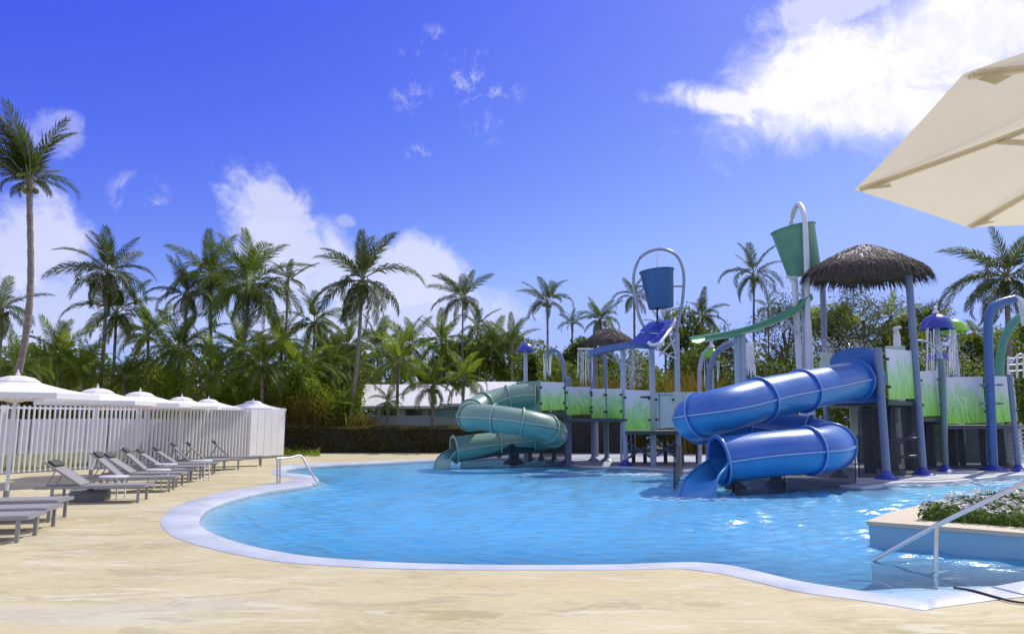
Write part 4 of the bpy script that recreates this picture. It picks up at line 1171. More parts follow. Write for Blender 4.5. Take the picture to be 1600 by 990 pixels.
# curved blue beam and the tilted two-step tray above the posts
mb = MB()
bp = spline([P(924, 552, 26.2), P(950, 545, 25.8), P(985, 539, 25.2), P(1020, 541, 24.7)], 20)
for i in range(19): mb.beam(bp[i], bp[i+1], 0.34, 0.20)
mb.build('curved_beam', M('blue_beam', (0.07, 0.17, 0.42), 0.35, coat=0.1), mid)
c = [P(983, 536, 24.4), P(1031, 537, 24.0), P(1038, 522, 24.6), P(1000, 519, 25.1), P(1014, 503, 25.9), P(1054, 498, 25.6)]
mb = MB(); n_ = Vector((0, 0, 0.03)); up_ = Vector((0, 0, 0.06))
mb.add([c[0], c[1], c[2], c[3], c[0] - n_, c[1] - n_, c[2] - n_, c[3] - n_], [(0, 1, 2, 3), (7, 6, 5, 4), (0, 4, 5, 1), (1, 5, 6, 2), (2, 6, 7, 3), (3, 7, 4, 0)])
mb.build('tray', m_royal, mid)
mb = MB(); mb.add([c[3] + up_, c[2] + up_, c[5], c[4], c[3] + n_*0.5, c[2] + n_*0.5, c[5] - n_, c[4] - n_], [(0, 1, 2, 3), (7, 6, 5, 4), (0, 4, 5, 1), (1, 5, 6, 2), (2, 6, 7, 3), (3, 7, 4, 0)])
mb.build('tray', m_royal, mid)
mb = MB(); mb.tube(spline([c[1] + Vector((0, 0, .02)), P(1040, 524, 24.4), P(1052, 507, 25.3), P(1055, 497, 25.6)], 16), 0.05, 10); mb.build('tray_rim', m_post_w, mid, True)
mb = MB(); mb.tube(spline([P(1012, 534, 23.9), P(1018, 539, 23.9), P(1031, 537, 24.0)], 8), 0.05, 8); mb.build('tray_lip', m_post_w, mid, True)
for (a, b) in (((1020, 548), (1050, 515)), ((1025, 545), (1057, 560)), ((1045, 520), (1056, 552)), ((1030, 556), (1054, 530))):
    mb = MB(); mb.tube([P(*a, 24.8), P(*b, 25.4)], 0.03, 8); mb.build('brace', m_post_w, mid, True)

# ------------------------------------------------------------------ tipping buckets
def bucket_mesh(parent, top, bot, rt, rb, mat):
    ax = (top - bot); h = ax.length; z = ax.normalized(); x = Vector((0, 1, 0)).cross(z).normalized(); y = z.cross(x)
    rot = Matrix((x, y, z)).transposed()
    mb = MB(); mb.lathe([(0, 0), (rb*0.97, 0), (rb, 0.02), (rt, h), (rt + 0.03, h), (rt + 0.03, h + 0.03), (rt - 0.02, h + 0.03), (rb - 0.02, 0.05), (0, 0.05)], 36, bot, rot)
    return mb.build('bucket', mat, parent, True, angle=35)
d = 25.6
bb = empty('tipping_bucket', Vector((P(1057, 612, d).x, d, 0)), 'blue tipping bucket hung in an oval steel hoop', 'tipping bucket')
bo = bucket_mesh(bb, P(1026, 424, d), P(1033, 481, d), MP(26.5, d), MP(19.5, d), m_bucket_b)
mb = MB(); mb.tube(spline([P(1012, 520, d), P(999, 495, d), P(991, 455, d), P(991, 425, d), P(1003, 400, d), P(1030, 389, d), P(1056, 398, d), P(1068, 425, d), P(1067, 465, d), P(1061, 500, d), P(1056, 522, d)], 70), 0.055, 10); mb.build('hoop', M('grey_blue_hoop', (0.34, 0.38, 0.45), 0.3, metal=0.3), bb, True)
mb = MB(); q = P(1057, 612, d); mb.tube([(q.x, q.y, 0), P(1057, 520, d)], 0.10, 14); mb.build('post', m_post_lb, bb, True)
mb = MB(); mb.tube([P(991, 447, d), P(1067, 447, d)], 0.035, 10); mb.build('axle', m_grey_metal, bb, True)
mb = MB(); mb.tube([P(1027, 481, d), P(1027, 506, d)], 0.035, 8); mb.build('rod', m_black, bb, True)
for (a, b) in (((995, 440), (1004, 470)), ((1004, 450), (993, 462)), ((995, 470), (1007, 458))):
    mb = MB(); mb.tube([P(*a, d + .1), P(*b, d + .1)], 0.02, 6); mb.build('brace', m_post_w, bb, True)
mb = MB(); mb.tube([P(1027, 395, d), P(1026, 426, d)], 0.025, 8); mb.build('water_stream', m_stream, bb, True)
d = 23.6
gb_ = empty('tipping_bucket', Vector((P(1256, 600, d).x, d, 0)), 'green tipping bucket tilted in a tall white hoop', 'tipping bucket')
bucket_mesh(gb_, P(1239, 358, d), P(1257, 428, d), MP(33.5, d), MP(25.5, d), m_bucket_g)
mb = MB(); mb.tube(spline([P(1238, 440, d + .9), P(1236, 360, d + .9), P(1239, 335, d + .6), P(1247, 319, d), P(1255, 330, d - .6), P(1258, 355, d - .85), P(1261, 430, d - .85), P(1262, 500, d - .85), P(1264, 560, d - .85)], 70), 0.085, 12); mb.build('hoop', m_post_w, gb_, True)
for (xt, yt, xb, dd, rr) in ((1241, 432, 1253, d - 0.5, 0.10), (1262, 500, 1267, d - 0.85, 0.11)):
    B = P(xb, 640, dd); mb = MB(); mb.tube([(B.x, B.y, 0), P(xt, yt, dd)], rr, 14); mb.build('post', m_post_w, gb_, True)
for (a, b) in (((1243, 455), (1262, 470)), ((1244, 500), (1262, 510)), ((1228, 432), (1243, 436)), ((1250, 440), (1262, 455)), ((1222, 492), (1247, 522))):
    mb = MB(); mb.tube([P(*a, d - 0.6), P(*b, d - 0.6)], 0.05, 8); mb.build('brace', m_post_w, gb_, True)
# green open flume that drops from the bucket tower
fl_ = empty('open_flume', Vector((P(1155, 590, 23).x, 23, 0)), 'long green open water chute sloping down from the tall white tower', 'chute')
fpts = spline([P(1262, 462, 23.0), P(1235, 482, 23.0), P(1200, 500, 23.0), P(1160, 513, 22.8), P(1120, 521, 22.4), P(1090, 526, 21.9)], 40); ffr = frames(fpts)
vs = []; fs = []; na = 12; w = na + 1; rr = 0.25
for layer in (0, 1):
    for p_, (t, sd, nr) in zip(fpts, ffr):
        for k in range(w):
            a = pi + pi*k/na; q = rr - 0.02*layer; vs.append(p_ + sd*(q*1.25*cos(a)) + nr*(q*sin(a)*0.8))
o = 40*w
for i in range(39):
    for k in range(na): a = i*w + k; fs.append((a, a + w, a + w + 1, a + 1)); fs.append((o + a, o + a + 1, o + a + w + 1, o + a + w))
    for k in (0, na): a = i*w + k; fs.append((a, o + a, o + a + w, a + w))
for i in (0, 39):
    for k in range(na): a = i*w + k; fs.append((a, a + 1, o + a + 1, o + a))
MB().add(vs, fs).build('trough', m_flume_g, fl_, True, angle=60)
for sgn in (1, -1):
    mb = MB(); mb.tube([p_ + sd*(sgn*rr*1.25) for p_, (t, sd, nr) in zip(fpts, ffr)], 0.025, 8); mb.build('rim', m_grn_arch, fl_, True)
for x in (1151, 1159):
    A = P(x, 590, 22.9); mb = MB(); mb.tube([(A.x, A.y, 0), P(x, 514, 22.9)], 0.11, 14); mb.build('post', m_post_lb, fl_, True)
for (a, b) in (((1222, 494), (1246, 522)), ((1150, 528), (1170, 512))):
    mb = MB(); mb.tube([P(*a, 22.9), P(*b, 22.9)], 0.04, 8); mb.build('brace', m_post_lb, fl_, True)

# ------------------------------------------------------------------ spray arches, mushrooms and falling water
def streams(parent, xs, y0, y1, d, r=0.018, bow=0.0):
    for x in xs:
        a = P(x, y0 + rnd.uniform(-2, 3), d + rnd.uniform(-.1, .1)); b = P(x + rnd.uniform(-1.5, 1.5) + bow, y1 + rnd.uniform(-8, 5), a.y)
        mb = MB(); mid_ = a.lerp(b, .5) + Vector((rnd.uniform(-.03, .03), 0, 0)); mb.tube(spline([a, mid_, b], 9), [r*rnd.uniform(.6, 1.2)]*4 + [r*1.1, r*.8, r*1.2, r*.7, r*.4], 6)
        mb.build('water_stream', m_stream, parent, True)
def arch(name, label, pts, r, mat, base=True, group=None):
    w = [P(*q) for q in pts]; w0_ = Vector((w[0].x, w[0].y, 0.012))
    root = empty(name, w0_, label, 'spray arch', group)
    mb = MB(); mb.tube(spline([w0_] + w[1:], 50), r, 14); mb.build('arch_pipe', mat, root, True)
    if base:
        mb = MB(); mb.lathe([(0, 0.0), (r*3, 0.0), (r*3, 0.02), (r*2.2, 0.07), (r*1.25, 0.14), (0, 0.2)], 18, w0_); mb.build('foot', m_royal, root, True)
    return root
d = GD(735)
ra = arch('spray_arch', 'tall blue spray arch pouring water at the right edge', [(1552, 735, d), (1549, 660, d), (1545, 560, d), (1544, 505, d), (1549, 482, d), (1566, 472, d), (1586, 467, d)], 0.135, m_blue_arch)
for x in (1536, 1563):
    for y in (601, 630):
        mb = MB(); mb.lathe([(0, -.03), (.09, -.03), (.09, .03), (0, .03)], 12, P(x - (1563-1536)*0 , y, d)); mb.build('clamp', m_post_b, ra, True)
for y in (601, 630):
    mb = MB(); mb.beam(P(1536, y, d), P(1563, y, d), 0.05, 0.05); mb.build('clamp_bar', m_post_b, ra)
sh = spline([P(1584, 464, d), P(1594, 468, d), P(1601, 482, d), P(1606, 505, d)], 12)
for k, off_ in enumerate((-0.05, 0.05, 0.14)):
    mb = MB(); mb.tube([q + Vector((off_*0.6, off_*1.5, -0.02*k)) for q in sh], [0.06 + 0.006*i for i in range(12)], 8); mb.build('water_stream', m_stream, ra, True)
d = 28
arch('spray_arch', 'green spray arch behind the blue one at the right edge', [(1561, 720, d), (1561, 610, d), (1563, 555, d), (1572, 522, d), (1588, 500, d), (1608, 488, d)], 0.16, m_grn_arch)
d = GD(724)
la = arch('spray_arch', 'blue spray arch beside the green slide dripping water strings', [(886, 724, d), (884, 640, d), (882, 590, d), (879, 566, d), (872, 550, d), (864, 546, d), (856, 551, d), (852, 560, d)], 0.085, m_post_b)
streams(la, (849, 851, 853, 856, 859, 862), 553, 592, d, 0.022)
d = 26.3
ca = empty('water_curtain', Vector((P(926, 600, d).x, d, 0)), 'straight spray bar dripping a curtain of water left of the middle platform', 'spray bar')
mb = MB(); mb.tube([P(902, 545, d), P(927, 545, d)], 0.03, 8); mb.build('spray_bar', m_post_w, ca, True)
q = P(926, 600, d + .15); mb = MB(); mb.tube([(q.x, q.y, 0), P(926, 545, d + .15)], 0.05, 10); mb.build('post', m_post_b, ca, True)
streams(ca, [903 + 2.3*i for i in range(11)], 546, 598, d, 0.012)
d = 25.8
arch('spray_arch', 'pale curved spray pipe between the middle platform posts', [(971, 720, d), (971, 600, d), (970, 575, d), (964, 560, d), (953, 549, d), (945, 546, d)], 0.045, m_post_lb, base=False)
d = 24.0
pb = arch('spray_arch', 'blue spray arch under the green open chute', [(1107, 720, d), (1108, 600, d), (1111, 570, d), (1120, 550, d), (1138, 538, d), (1166, 531, d)], 0.10, m_post_b, base=False)
streams(pb, (1162, 1165, 1168, 1171, 1174, 1177), 532, 588, d, 0.035, 3)
d = 25.5
pl_ = arch('spray_arch', 'pale lilac spray arch left of the lime dome', [(1093, 720, d), (1093, 600, d), (1094, 572, d), (1100, 552, d), (1110, 544, d)], 0.075, M('lilac_paint', (0.45, 0.43, 0.55), 0.4), base=False)
d = 23.0
mb_root = arch('spray_arch', 'thin pale water pipe arching beside the thatched tower post', [(1478, 720, d), (1477, 600, d), (1474, 565, d), (1462, 543, d), (1445, 533, d), (1430, 532, d)], 0.04, m_post_lb, base=False)
streams(mb_root, (1428, 1430, 1433), 533, 560, d, 0.02, -3)
def mushroom(name, label, px, py, rpx, hpx, d, mats, stem_to, stem_r=0.07, top=False):
    q = P(px, py, d); root = empty(name, Vector((q.x, q.y, 0)), label, 'water mushroom')
    R, Hh = MP(rpx, d), MP(hpx, d); n = 4
    for k in range(n):
        mb = MB(); prof = [(R*sin(a), Hh*cos(a)) for a in np.linspace(0.02, pi/2, 9)]
        prof += [(R*0.96, -0.02), (R*0.9, 0.0)] + [(R*0.94*sin(a), Hh*0.93*cos(a)) for a in np.linspace(pi/2 - 0.1, 0.05, 6)]
        mb.lathe(prof, 7, q, None, 2*pi*k/n + 0.5, 2*pi*(k+1)/n + 0.5); mb.build('dome_segment', mats[k % len(mats)], root, True, angle=50)
    mb = MB(); mb.tube([(q.x, q.y, 0), (q.x, q.y, q.z + Hh*0.9)], stem_r, 12); mb.build('stem', m_post_lb, root, True)
    if top:
        mb = MB(); mb.lathe([(0.10, 0), (0.13, .05), (.06, .14), (.05, .22), (0.09, .26), (0, .30)], 12, q + Vector((0, 0, Hh))); mb.build('nozzle', m_post_w, root, True)
    return root
mm = mushroom('water_mushroom', 'small royal blue water mushroom above the green slide', 821, 549, 13.5, 14, 29.0, (m_royal,), 600, 0.08)
mm = mushroom('water_mushroom', 'lime green dome beneath the green open chute', 1112, 558, 12.5, 14, 25.0, (m_lime,), 600, 0.05, True)
streams(mm, (1101, 1104, 1120, 1123), 560, 598, 25.0, 0.015)
mm = mushroom('water_mushroom', 'lime water mushroom just right of the big blue one', 1490, 518, 20, 20, 27.6, (m_lime,), 600, 0.09)
mm = mushroom('water_mushroom', 'big blue water mushroom behind the right hand tower', 1464, 514, 24, 24, 26.5, (m_royal,), 600, 0.09, True)
streams(mm, (1447, 1450, 1454, 1459, 1484, 1486, 1489, 1492), 514, 590, 26.0, 0.022)
mm = mushroom('water_mushroom', 'small blue water mushroom low behind the big blue one', 1467, 562, 19, 13, 27.5, (m_royal,), 600, 0.07, True)
streams(mm, (1448, 1452, 1458, 1465, 1472, 1480, 1485), 562, 590, 27.0, 0.014)
# pale spout column near the thatched tower
q = P(1402, 545, 25.5); sc_ = empty('water_spout', Vector((q.x, q.y, 0)), 'pale upright spout column under the large thatched roof', 'spout')
mb = MB(); mb.tube([(q.x, q.y, 0), P(1402, 548, 25.5), P(1401, 522, 25.5), P(1399, 512, 25.5)], [0.13, 0.13, 0.11, 0.12], 14); mb.build('column', m_post_w, sc_, True)
mb = MB(); mb.tube([P(1397, 513, 25.5), P(1408, 511, 25.4)], 0.05, 8); mb.build('nozzle', m_post_w, sc_, True)
# fine spray behind the blue slide
srng = np.random.default_rng(8)
cs = np.array([np.array(P(1300, 560, 25)) + np.array([srng.uniform(-1.4, 1.4), srng.normal()*0.3, srng.normal()*0.25 + 0.3]) for _ in range(1500)])
cs2 = np.array([np.array(P(990, 575, 27)) + np.array([srng.normal()*0.22, srng.normal()*0.2, srng.uniform(-0.7, 0.8)]) for _ in range(800)])
cs3 = np.array([np.array(P(1478, 570, 26)) + np.array([srng.normal()*0.6, srng.normal()*0.2, srng.uniform(-0.6, 0.8)]) for _ in range(1100)])
v, f = leaf_quads(np.concatenate([cs, cs2, cs3]), 0.075, 0.022, srng, 2.0)
tag(obj('water_spray', mesh_np('water_spray', v, f, m_stream)), 'fine droplets of spray hanging over the play structure', 'spray', kind='stuff')

# ------------------------------------------------------------------ villa and hedge behind the pool
d = 42.0
vil = empty('villa', Vector((P(680, 660, d).x, d, 0)), 'low white roofed villa behind the hedge and palms', 'villa')
ez, rz_ = P(600, 634, d).z, P(600, 603, d + 3).z
def XD(px, dd): return P(px, 640, dd).x
x0, x1, x2 = XD(575, d), XD(706, d), XD(850, d)
def hip(x0, x1, y0, y1, ze, zr, hipL=1.2, hipR=1.2, nm='roof'):
    ym = (y0 + y1)/2; v = [(x0, y0, ze), (x1, y0, ze), (x1, y1, ze), (x0, y1, ze), (x0 + hipL, ym, zr), (x1 - hipR, ym, zr)]
    v += [(x, y, z - 0.14) for x, y, z in v[:4]]
    mb = MB(); mb.add(v, [(0, 1, 5, 4), (1, 2, 5), (2, 3, 4, 5), (3, 0, 4), (0, 6, 7, 1), (1, 7, 8, 2), (2, 8, 9, 3), (3, 9, 6, 0), (9, 8, 7, 6)])
    return mb.build(nm, m_roof, vil)
hip(XD(566, d), XD(735, d), d - 0.5, d + 7, ez, P(600, 600, d + 3).z, -0.6, 1.5)
hip(XD(690, d - 1.5), XD(860, d - 1.5), d - 2.5, d + 7.5, P(700, 632, d - 1.5).z + .05, P(700, 596, d + 2.5).z, 1.5, 1.5)
hip(XD(625, d + 6), XD(660, d + 6), d + 5, d + 8, P(640, 604, d + 6).z, P(640, 588, d + 6).z, 1.0, 1.0)
mb = MB(); mb.box((x0*.5 + x2*.5 + .3, d + 3.2, ez/2), (x2 - x0 - 0.6, 6.0, ez)); wl = mb.build('wall', m_wall, vil)
for (a, b, yt, yb) in ((598, 622, 639, 655), (632, 662, 638, 656), (668, 690, 639, 656), (712, 742, 638, 646), (752, 800, 638, 650)):
    A = P(a, yb, d + .15); B = P(b, yt, d + .15)
    mb = MB(); mb.box(((A.x + B.x)/2, d + .17, (A.z + B.z)/2), (B.x - A.x, 0.08, B.z - A.z)); w_ = mb.build('window', M('window_frame', (0.5, 0.5, 0.48), 0.5), vil)
    mb = MB(); mb.box(((A.x + B.x)/2, d + .12, (A.z + B.z)/2), (B.x - A.x - .12, 0.05, B.z - A.z - .12)); mb.build('pane', m_glass_dark, w_)
d2 = 38.5
mb = MB(); A, B = P(560, 649, d2), P(830, 668, d2); mb.box(((A.x + B.x)/2, d2, A.z/2), (B.x - A.x, 0.25, A.z)); tag(mb.build('garden_wall', m_wall_g), 'low grey green garden wall in front of the villa', 'wall')
A, B = P(680, 640, d2 - .3), P(720, 649, d2 - .3); mb = MB(); mb.box(((A.x + B.x)/2, d2 - .3, B.z/2 + A.z/2), (B.x - A.x, 0.06, A.z - B.z)); tag(mb.build('teal_railing', m_teal), 'dark teal railing panel behind the green slide', 'railing')
# clipped hedge
HY = GD(708) + 0.3
hx0, hx1 = P(440, 690, HY).x, P(1000, 690, HY).x; hz = P(600, 667, HY).z
hed = empty('clipped_hedge', Vector(((hx0 + hx1)/2, HY + .6, 0)), 'long dark clipped hedge along the far side of the pool deck', 'hedge')
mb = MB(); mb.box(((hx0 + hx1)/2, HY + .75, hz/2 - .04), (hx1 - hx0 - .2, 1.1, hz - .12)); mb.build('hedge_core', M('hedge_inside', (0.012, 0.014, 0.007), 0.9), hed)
hr_ = np.random.default_rng(17); n = 30000
fx = hr_.uniform(hx0, hx1, n); side = hr_.random(n)
yy = np.where(side < 0.62, HY + 0.15 + np.abs(hr_.normal(size=n))*0.05, HY + hr_.uniform(0.1, 1.4, n)); zz = np.where(side < 0.62, hr_.uniform(0, hz, n), hz - 0.05 + np.abs(hr_.normal(size=n))*0.06)
zz += np.sin(fx*1.7)*0.03; yy += np.sin(fx*2.3 + zz*3)*0.04
v, f = leaf_quads(np.stack([fx, yy, zz], 1), 0.10, 0.05, hr_)
v -= np.array(hed.location); ho = obj('leaves', mesh_np('leaves', v, f, m_hedge), hed); ho['kind'] = 'stuff'
# ochre ornamental grass
def blades(name, boxes, mat, label, cat, seed, wdt=0.02):
    rg = np.random.default_rng(seed); V = []; 
    for (px0, px1, ytop, dd, n, sp) in boxes:
        h = max(0.4, P(px0, ytop, dd).z)
        x = rg.uniform(P(px0, 650, dd).x, P(px1, 650, dd).x, n); y = dd + rg.normal(size=n)*sp; hh = h*rg.uniform(0.35, 1.05, n)
        ln = rg.normal(size=(n, 2))*0.14*hh[:, None]; a = rg.uniform(0, pi, n)
        wx, wy = np.cos(a)*wdt, np.sin(a)*wdt
        for k in range(n):
            b0 = (x[k], y[k], 0); m_ = (x[k] + ln[k, 0]*.4, y[k] + ln[k, 1]*.4, hh[k]*.65); t_ = (x[k] + ln[k, 0]*1.3, y[k] + ln[k, 1]*1.3, hh[k])
            V += [(b0[0] - wx[k], b0[1] - wy[k], 0), (b0[0] + wx[k], b0[1] + wy[k], 0), (m_[0] + wx[k]*.8, m_[1] + wy[k]*.8, m_[2]), (m_[0] - wx[k]*.8, m_[1] - wy[k]*.8, m_[2]),
                  (m_[0] - wx[k]*.8, m_[1] - wy[k]*.8, m_[2]), (m_[0] + wx[k]*.8, m_[1] + wy[k]*.8, m_[2]), (t_[0] + wx[k]*.15, t_[1], t_[2]), (t_[0] - wx[k]*.15, t_[1], t_[2])]
    V = np.array(V)
    return tag(obj(name, mesh_np(name, V, np.arange(len(V)).reshape(-1, 4), mat)), label, cat, kind='stuff')
blades('ornamental_grass', [(442, 510, 614, 36.6, 3000, .25), (490, 585, 644, 36.6, 2200, .25)], m_ochre, 'tall ochre ornamental grass behind the hedge near the fence end', 'grass', 31)
blades('ornamental_grass', [(880, 1000, 590, 37.0, 4200, .6), (1050, 1110, 580, 35.0, 1500, .5)], m_ochre, 'yellowing tall grass behind the middle play platform', 'grass', 32)
cs = np.array([G(frng.uniform(442, 500), frng.uniform(706, 713)) + Vector((0, 0, abs(frng.normal())*0.12)) for _ in range(1200)])
v, f = leaf_quads(cs, 0.12, 0.04, frng, -0.6)
tag(obj('grass_verge', mesh_np('grass_verge', v, f, m_palm_y)), 'small patch of green planting by the fence end', 'grass', kind='stuff')

# ------------------------------------------------------------------ palms
def frond_mesh(name, droop, seed, mat, nl=50, wide=0.88, curl=0.5, limp=0.45):
    rg = random.Random(seed); n = 22; pts = []; x = z = 0.0
    V = []; F = []; MI = []
    tw = rg.uniform(-0.25, 0.25)
    for i in range(n + 1):
        s = i/n; th = -droop*s**1.35
        pts.append((Vector((x, tw*0.25*s*s, z)), th)); x += cos(th)/n; z += sin(th)/n
    for i in range(n):
        (a, ta), (b, tb) = pts[i], pts[i+1]; w = 0.0105*(1 - i/n) + 0.002; w2 = 0.0105*(1 - (i+1)/n) + 0.002
        k = len(V)
        V += [a + Vector((0, w, 0)), a + Vector((0, -w, 0)), a + Vector((0, 0, -w*1.4)), b + Vector((0, w2, 0)), b + Vector((0, -w2, 0)), b + Vector((0, 0, -w2*1.4))]
        F += [(k, k+3, k+4, k+1), (k+1, k+4, k+5, k+2), (k+2, k+5, k+3, k)]; MI += [1, 1, 1]
    for j in range(nl):
        s = 0.14 + 0.86*(j + rg.random()*0.6)/nl; s = min(s, 0.995)
        f_ = s*n; i = min(int(f_), n - 1); a, ta = pts[i]; b, tb = pts[i+1]; c = a.lerp(b, f_ - i); th = ta + (tb - ta)*(f_ - i)
        T = Vector((cos(th), 0, sin(th))); Nn = Vector((-sin(th), 0, cos(th)))
        L = (0.30*sin(pi*min(1, s*0.80 + 0.14))**0.75 + 0.02)*wide
        for sg in (-1, 1):
            if rg.random() < 0.04: continue
            l = L*rg.uniform(0.8, 1.12); hang = limp*rg.uniform(0.6, 1.9)
            dr = (Vector((0, sg, 0))*(0.72 - 0.25*s) + T*(0.5 + 0.5*s) + Nn*rg.uniform(-0.05, 0.35)).normalized()
            m_ = c + dr*l*0.5; tip = m_ + (dr + Vector((0, 0, -hang*1.6))).normalized()*l*0.5
            w = 0.0115*wide**0.5
            k = len(V); V += [c - T*w*0.6, c + T*w*0.6, m_ + T*w, m_ - T*w, tip]
            F += [(k, k+1, k+2, k+3), (k+3, k+2, k+4)]; MI += [0, 0]
    me = bpy.data.meshes.new(name); me.from_pydata([tuple(v) for v in V], [], F)
    me.materials.append(mat); me.materials.append(m_rachis); me.polygons.foreach_set('material_index', MI); me.update()
    return me
FR = {}
for key, mt in (('mid', m_palm), ('light', m_palm_y), ('dark', m_palm_dark)):
    FR[key] = {'up': [frond_mesh('frond', d_, 10 + i, mt, limp=.25) for i, d_ in enumerate((0.45, 0.8, 1.1))],
               'out': [frond_mesh('frond', d_, 20 + i, mt, limp=.55) for i, d_ in enumerate((1.3, 1.7, 2.1))],
               'low': [frond_mesh('frond', d_, 30 + i, mt, limp=1.3) for i, d_ in enumerate((1.0, 1.3, 1.55))]}
DRYF = [frond_mesh('frond', d_, 40 + i, m_dry, limp=1.1, nl=26) for i, d_ in enumerate((0.5, 0.8))]

def palm(label, crown, basex, d, rpx, n=20, tone='mid', bend=0.0, tr=0.13, wind=(0, 0), dry=2, lo=-55, hi=80, seed=None, trunk=True, group='palms behind the pool', lens=1.0, types=None):
    rg = random.Random(seed if seed is not None else int(crown[0]*7 + crown[1]*3))
    top = P(crown[0], crown[1], d); base = Vector((P(basex, 650, d).x, d + rg.uniform(-.2, .2), 0))
    root = empty('palm_tree', base, label, 'palm tree', group)
    h = top.z
    if trunk:
        midp = base.lerp(top, 0.5) + Vector((bend*h, 0, 0))
        pts = spline([base, midp, top], max(14, int(h*5))); m_ = len(pts)
        rs = [tr*0.80*(1.35 - 0.35*min(1, i/m_*4) - 0.28*i/m_)*(1 + 0.07*((i % 3) - 1)) for i in range(m_)]
        rs[-2] *= 1.15; rs[-1] *= 1.25
        mb = MB(); mb.tube(pts, rs, 9); mb.build('trunk', m_trunk, root, True, angle=70)
    L0 = MP(rpx, d)*1.27*lens; ga = 2.39996; a0 = rg.random()*6
    n -= 2 if tone == 'dark' and types is None else 0
    for i in range(n):
        t = i/(n - 1); el = radians(hi + (lo - hi)*t**0.85 + rg.uniform(-9, 9)); az = a0 + i*ga + rg.uniform(-.25, .25)
        ty = 'up' if el > 0.6 else ('out' if el > -0.25 else 'low')
        me = rg.choice(FR[tone][ty])
        if i >= n - dry: me = rg.choice(DRYF)
        v = Vector((cos(el)*cos(az) + wind[0], cos(el)*sin(az) + wind[1]*0.2, sin(el))).normalized()
        az2 = math.atan2(v.y, v.x); el2 = math.asin(max(-1, min(1, v.z)))
        L = L0*(0.80 + 0.32*sin(pi*min(1, t*1.1 + 0.12)))*rg.uniform(0.85, 1.1)
        if types == 'tall': L *= 0.50 + 0.55*max(0.0, sin(el2))
        o = obj('frond', me, root); o.location = top - base + Vector((0, 0, rg.uniform(-.12, .08)))
        o.rotation_euler = (Matrix.Rotation(az2, 4, 'Z') @ Matrix.Rotation(-el2, 4, 'Y') @ Matrix.Rotation(rg.uniform(-.6, .6), 4, 'X')).to_euler()
        o.scale = (L, L*rg.uniform(.85, 1.1), L)
    # fibre and nuts under the crown
    if d < 46 and rpx > 40:
        for k in range(5):
            a = k*1.3 + rg.random(); q = top + Vector((cos(a)*0.22, sin(a)*0.22, -0.22 - rg.random()*.15))
            mb = MB(); mb.lathe([(0, -.11), (.08, -.06), (.10, 0), (.07, .08), (0, .11)], 8, q); mb.build('coconut', M('coconut', (0.16, 0.17, 0.05), 0.5), root, True)
    return root

palm('tall palm with a bare leaning trunk and windswept crown at the far left', (46, 283), -8, 24.0, 84, 34, 'dark', 0.055, 0.155, wind=(-0.38, 0), dry=0, lo=10, hi=89, seed=2, lens=1.05, types='tall')
palm('tall palm above the second parasol, higher of the two twin trunks', (168, 424), 150, 38.0, 66, 24, 'dark', 0.012, 0.14, dry=1, seed=5)
palm('shorter twin palm beside the tall palm above the second parasol', (182, 488), 172, 39.0, 56, 22, 'mid', 0.01, 0.12, dry=3, seed=8)
palm('palm crown cut by the left edge behind the leaning trunk', (3, 482), -12, 34.0, 56, 18, 'mid', 0.02, 0.13, dry=2, seed=3)
palm('palm leaning left in the tall clump right of the twin palms', (292, 460), 284, 40.0, 50, 20, 'dark', 0.0, 0.13, seed=12)
palm('full green palm at the left of the tall central clump', (330, 430), 329, 41.0, 62, 24, 'mid', 0.0, 0.14, seed=15)
palm('broadest palm in the tall central clump with long drooping fronds', (390, 440), 376, 38.0, 80, 28, 'mid', -0.01, 0.17, dry=3, lo=-68, seed=19)
palm('slender palm with a small spiky crown right of the central clump', (450, 438), 442, 38.0, 36, 14, 'dark', 0.0, 0.11, dry=1, lo=-20, seed=23)
palm('large palm with spread drooping fronds on a slanting trunk above the villa end', (567, 436), 543, 36.5, 78, 26, 'dark', 0.012, 0.14, dry=4, lo=-70, seed=29)
palm('medium palm between the slender palm and the large spread palm', (492, 503), 486, 42.0, 48, 20, 'mid', 0.0, 0.12, seed=33)
palm('neat palm with rounded crown standing clear above the villa roof', (723, 465), 723, 52.0, 47, 20, 'dark', 0.0, 0.10, wind=(-.12, 0), dry=1, lo=-35, seed=37)
palm('thin palm just right of the neat rounded palm', (746, 508), 746, 55.0, 36, 16, 'dark', 0.0, 0.09, dry=1, seed=41)
palm('lone palm with straight dark trunk behind the blue spray arch', (855, 470), 857, 42.0, 42, 16, 'dark', 0.0, 0.10, dry=1, lo=-30, seed=43)
palm('little palm left of the small thatched hut', (894, 504), 893, 46.0, 22, 14, 'dark', 0.0, 0.10, dry=1, lo=-20, seed=47)
palm('upright bushy palm directly behind the small thatched hut', (938, 500), 938, 44.0, 34, 18, 'mid', 0.0, 0.11, dry=1, lo=-40, seed=51)
palm('dark palm half hidden behind the blue tipping bucket', (991, 462), 991, 44.0, 32, 16, 'dark', 0.0, 0.11, dry=1, lo=-40, seed=53)
palm('palm rising from trees right of the blue tipping bucket', (1098, 492), 1098, 44.0, 38, 18, 'dark', 0.0, 0.11, dry=1, seed=59)
palm('tall lone palm between the two tipping buckets', (1178, 428), 1180, 42.0, 48, 18, 'dark', -0.008, 0.10, dry=2, lo=-45, seed=61)
palm('small palm peeking behind the green open chute', (1200, 480), 1200, 50.0, 24, 12, 'mid', 0.0, 0.09, seed=67)
palm('big dark palm under the cream parasol at the right edge', (1572, 430), 1576, 34.0, 82, 26, 'dark', 0.0, 0.18, dry=2, lo=-50, seed=71)
palm('small palm between the blue mushroom and the blue right arch', (1522, 520), 1522, 44.0, 28, 16, 'mid', 0.0, 0.10, seed=73)
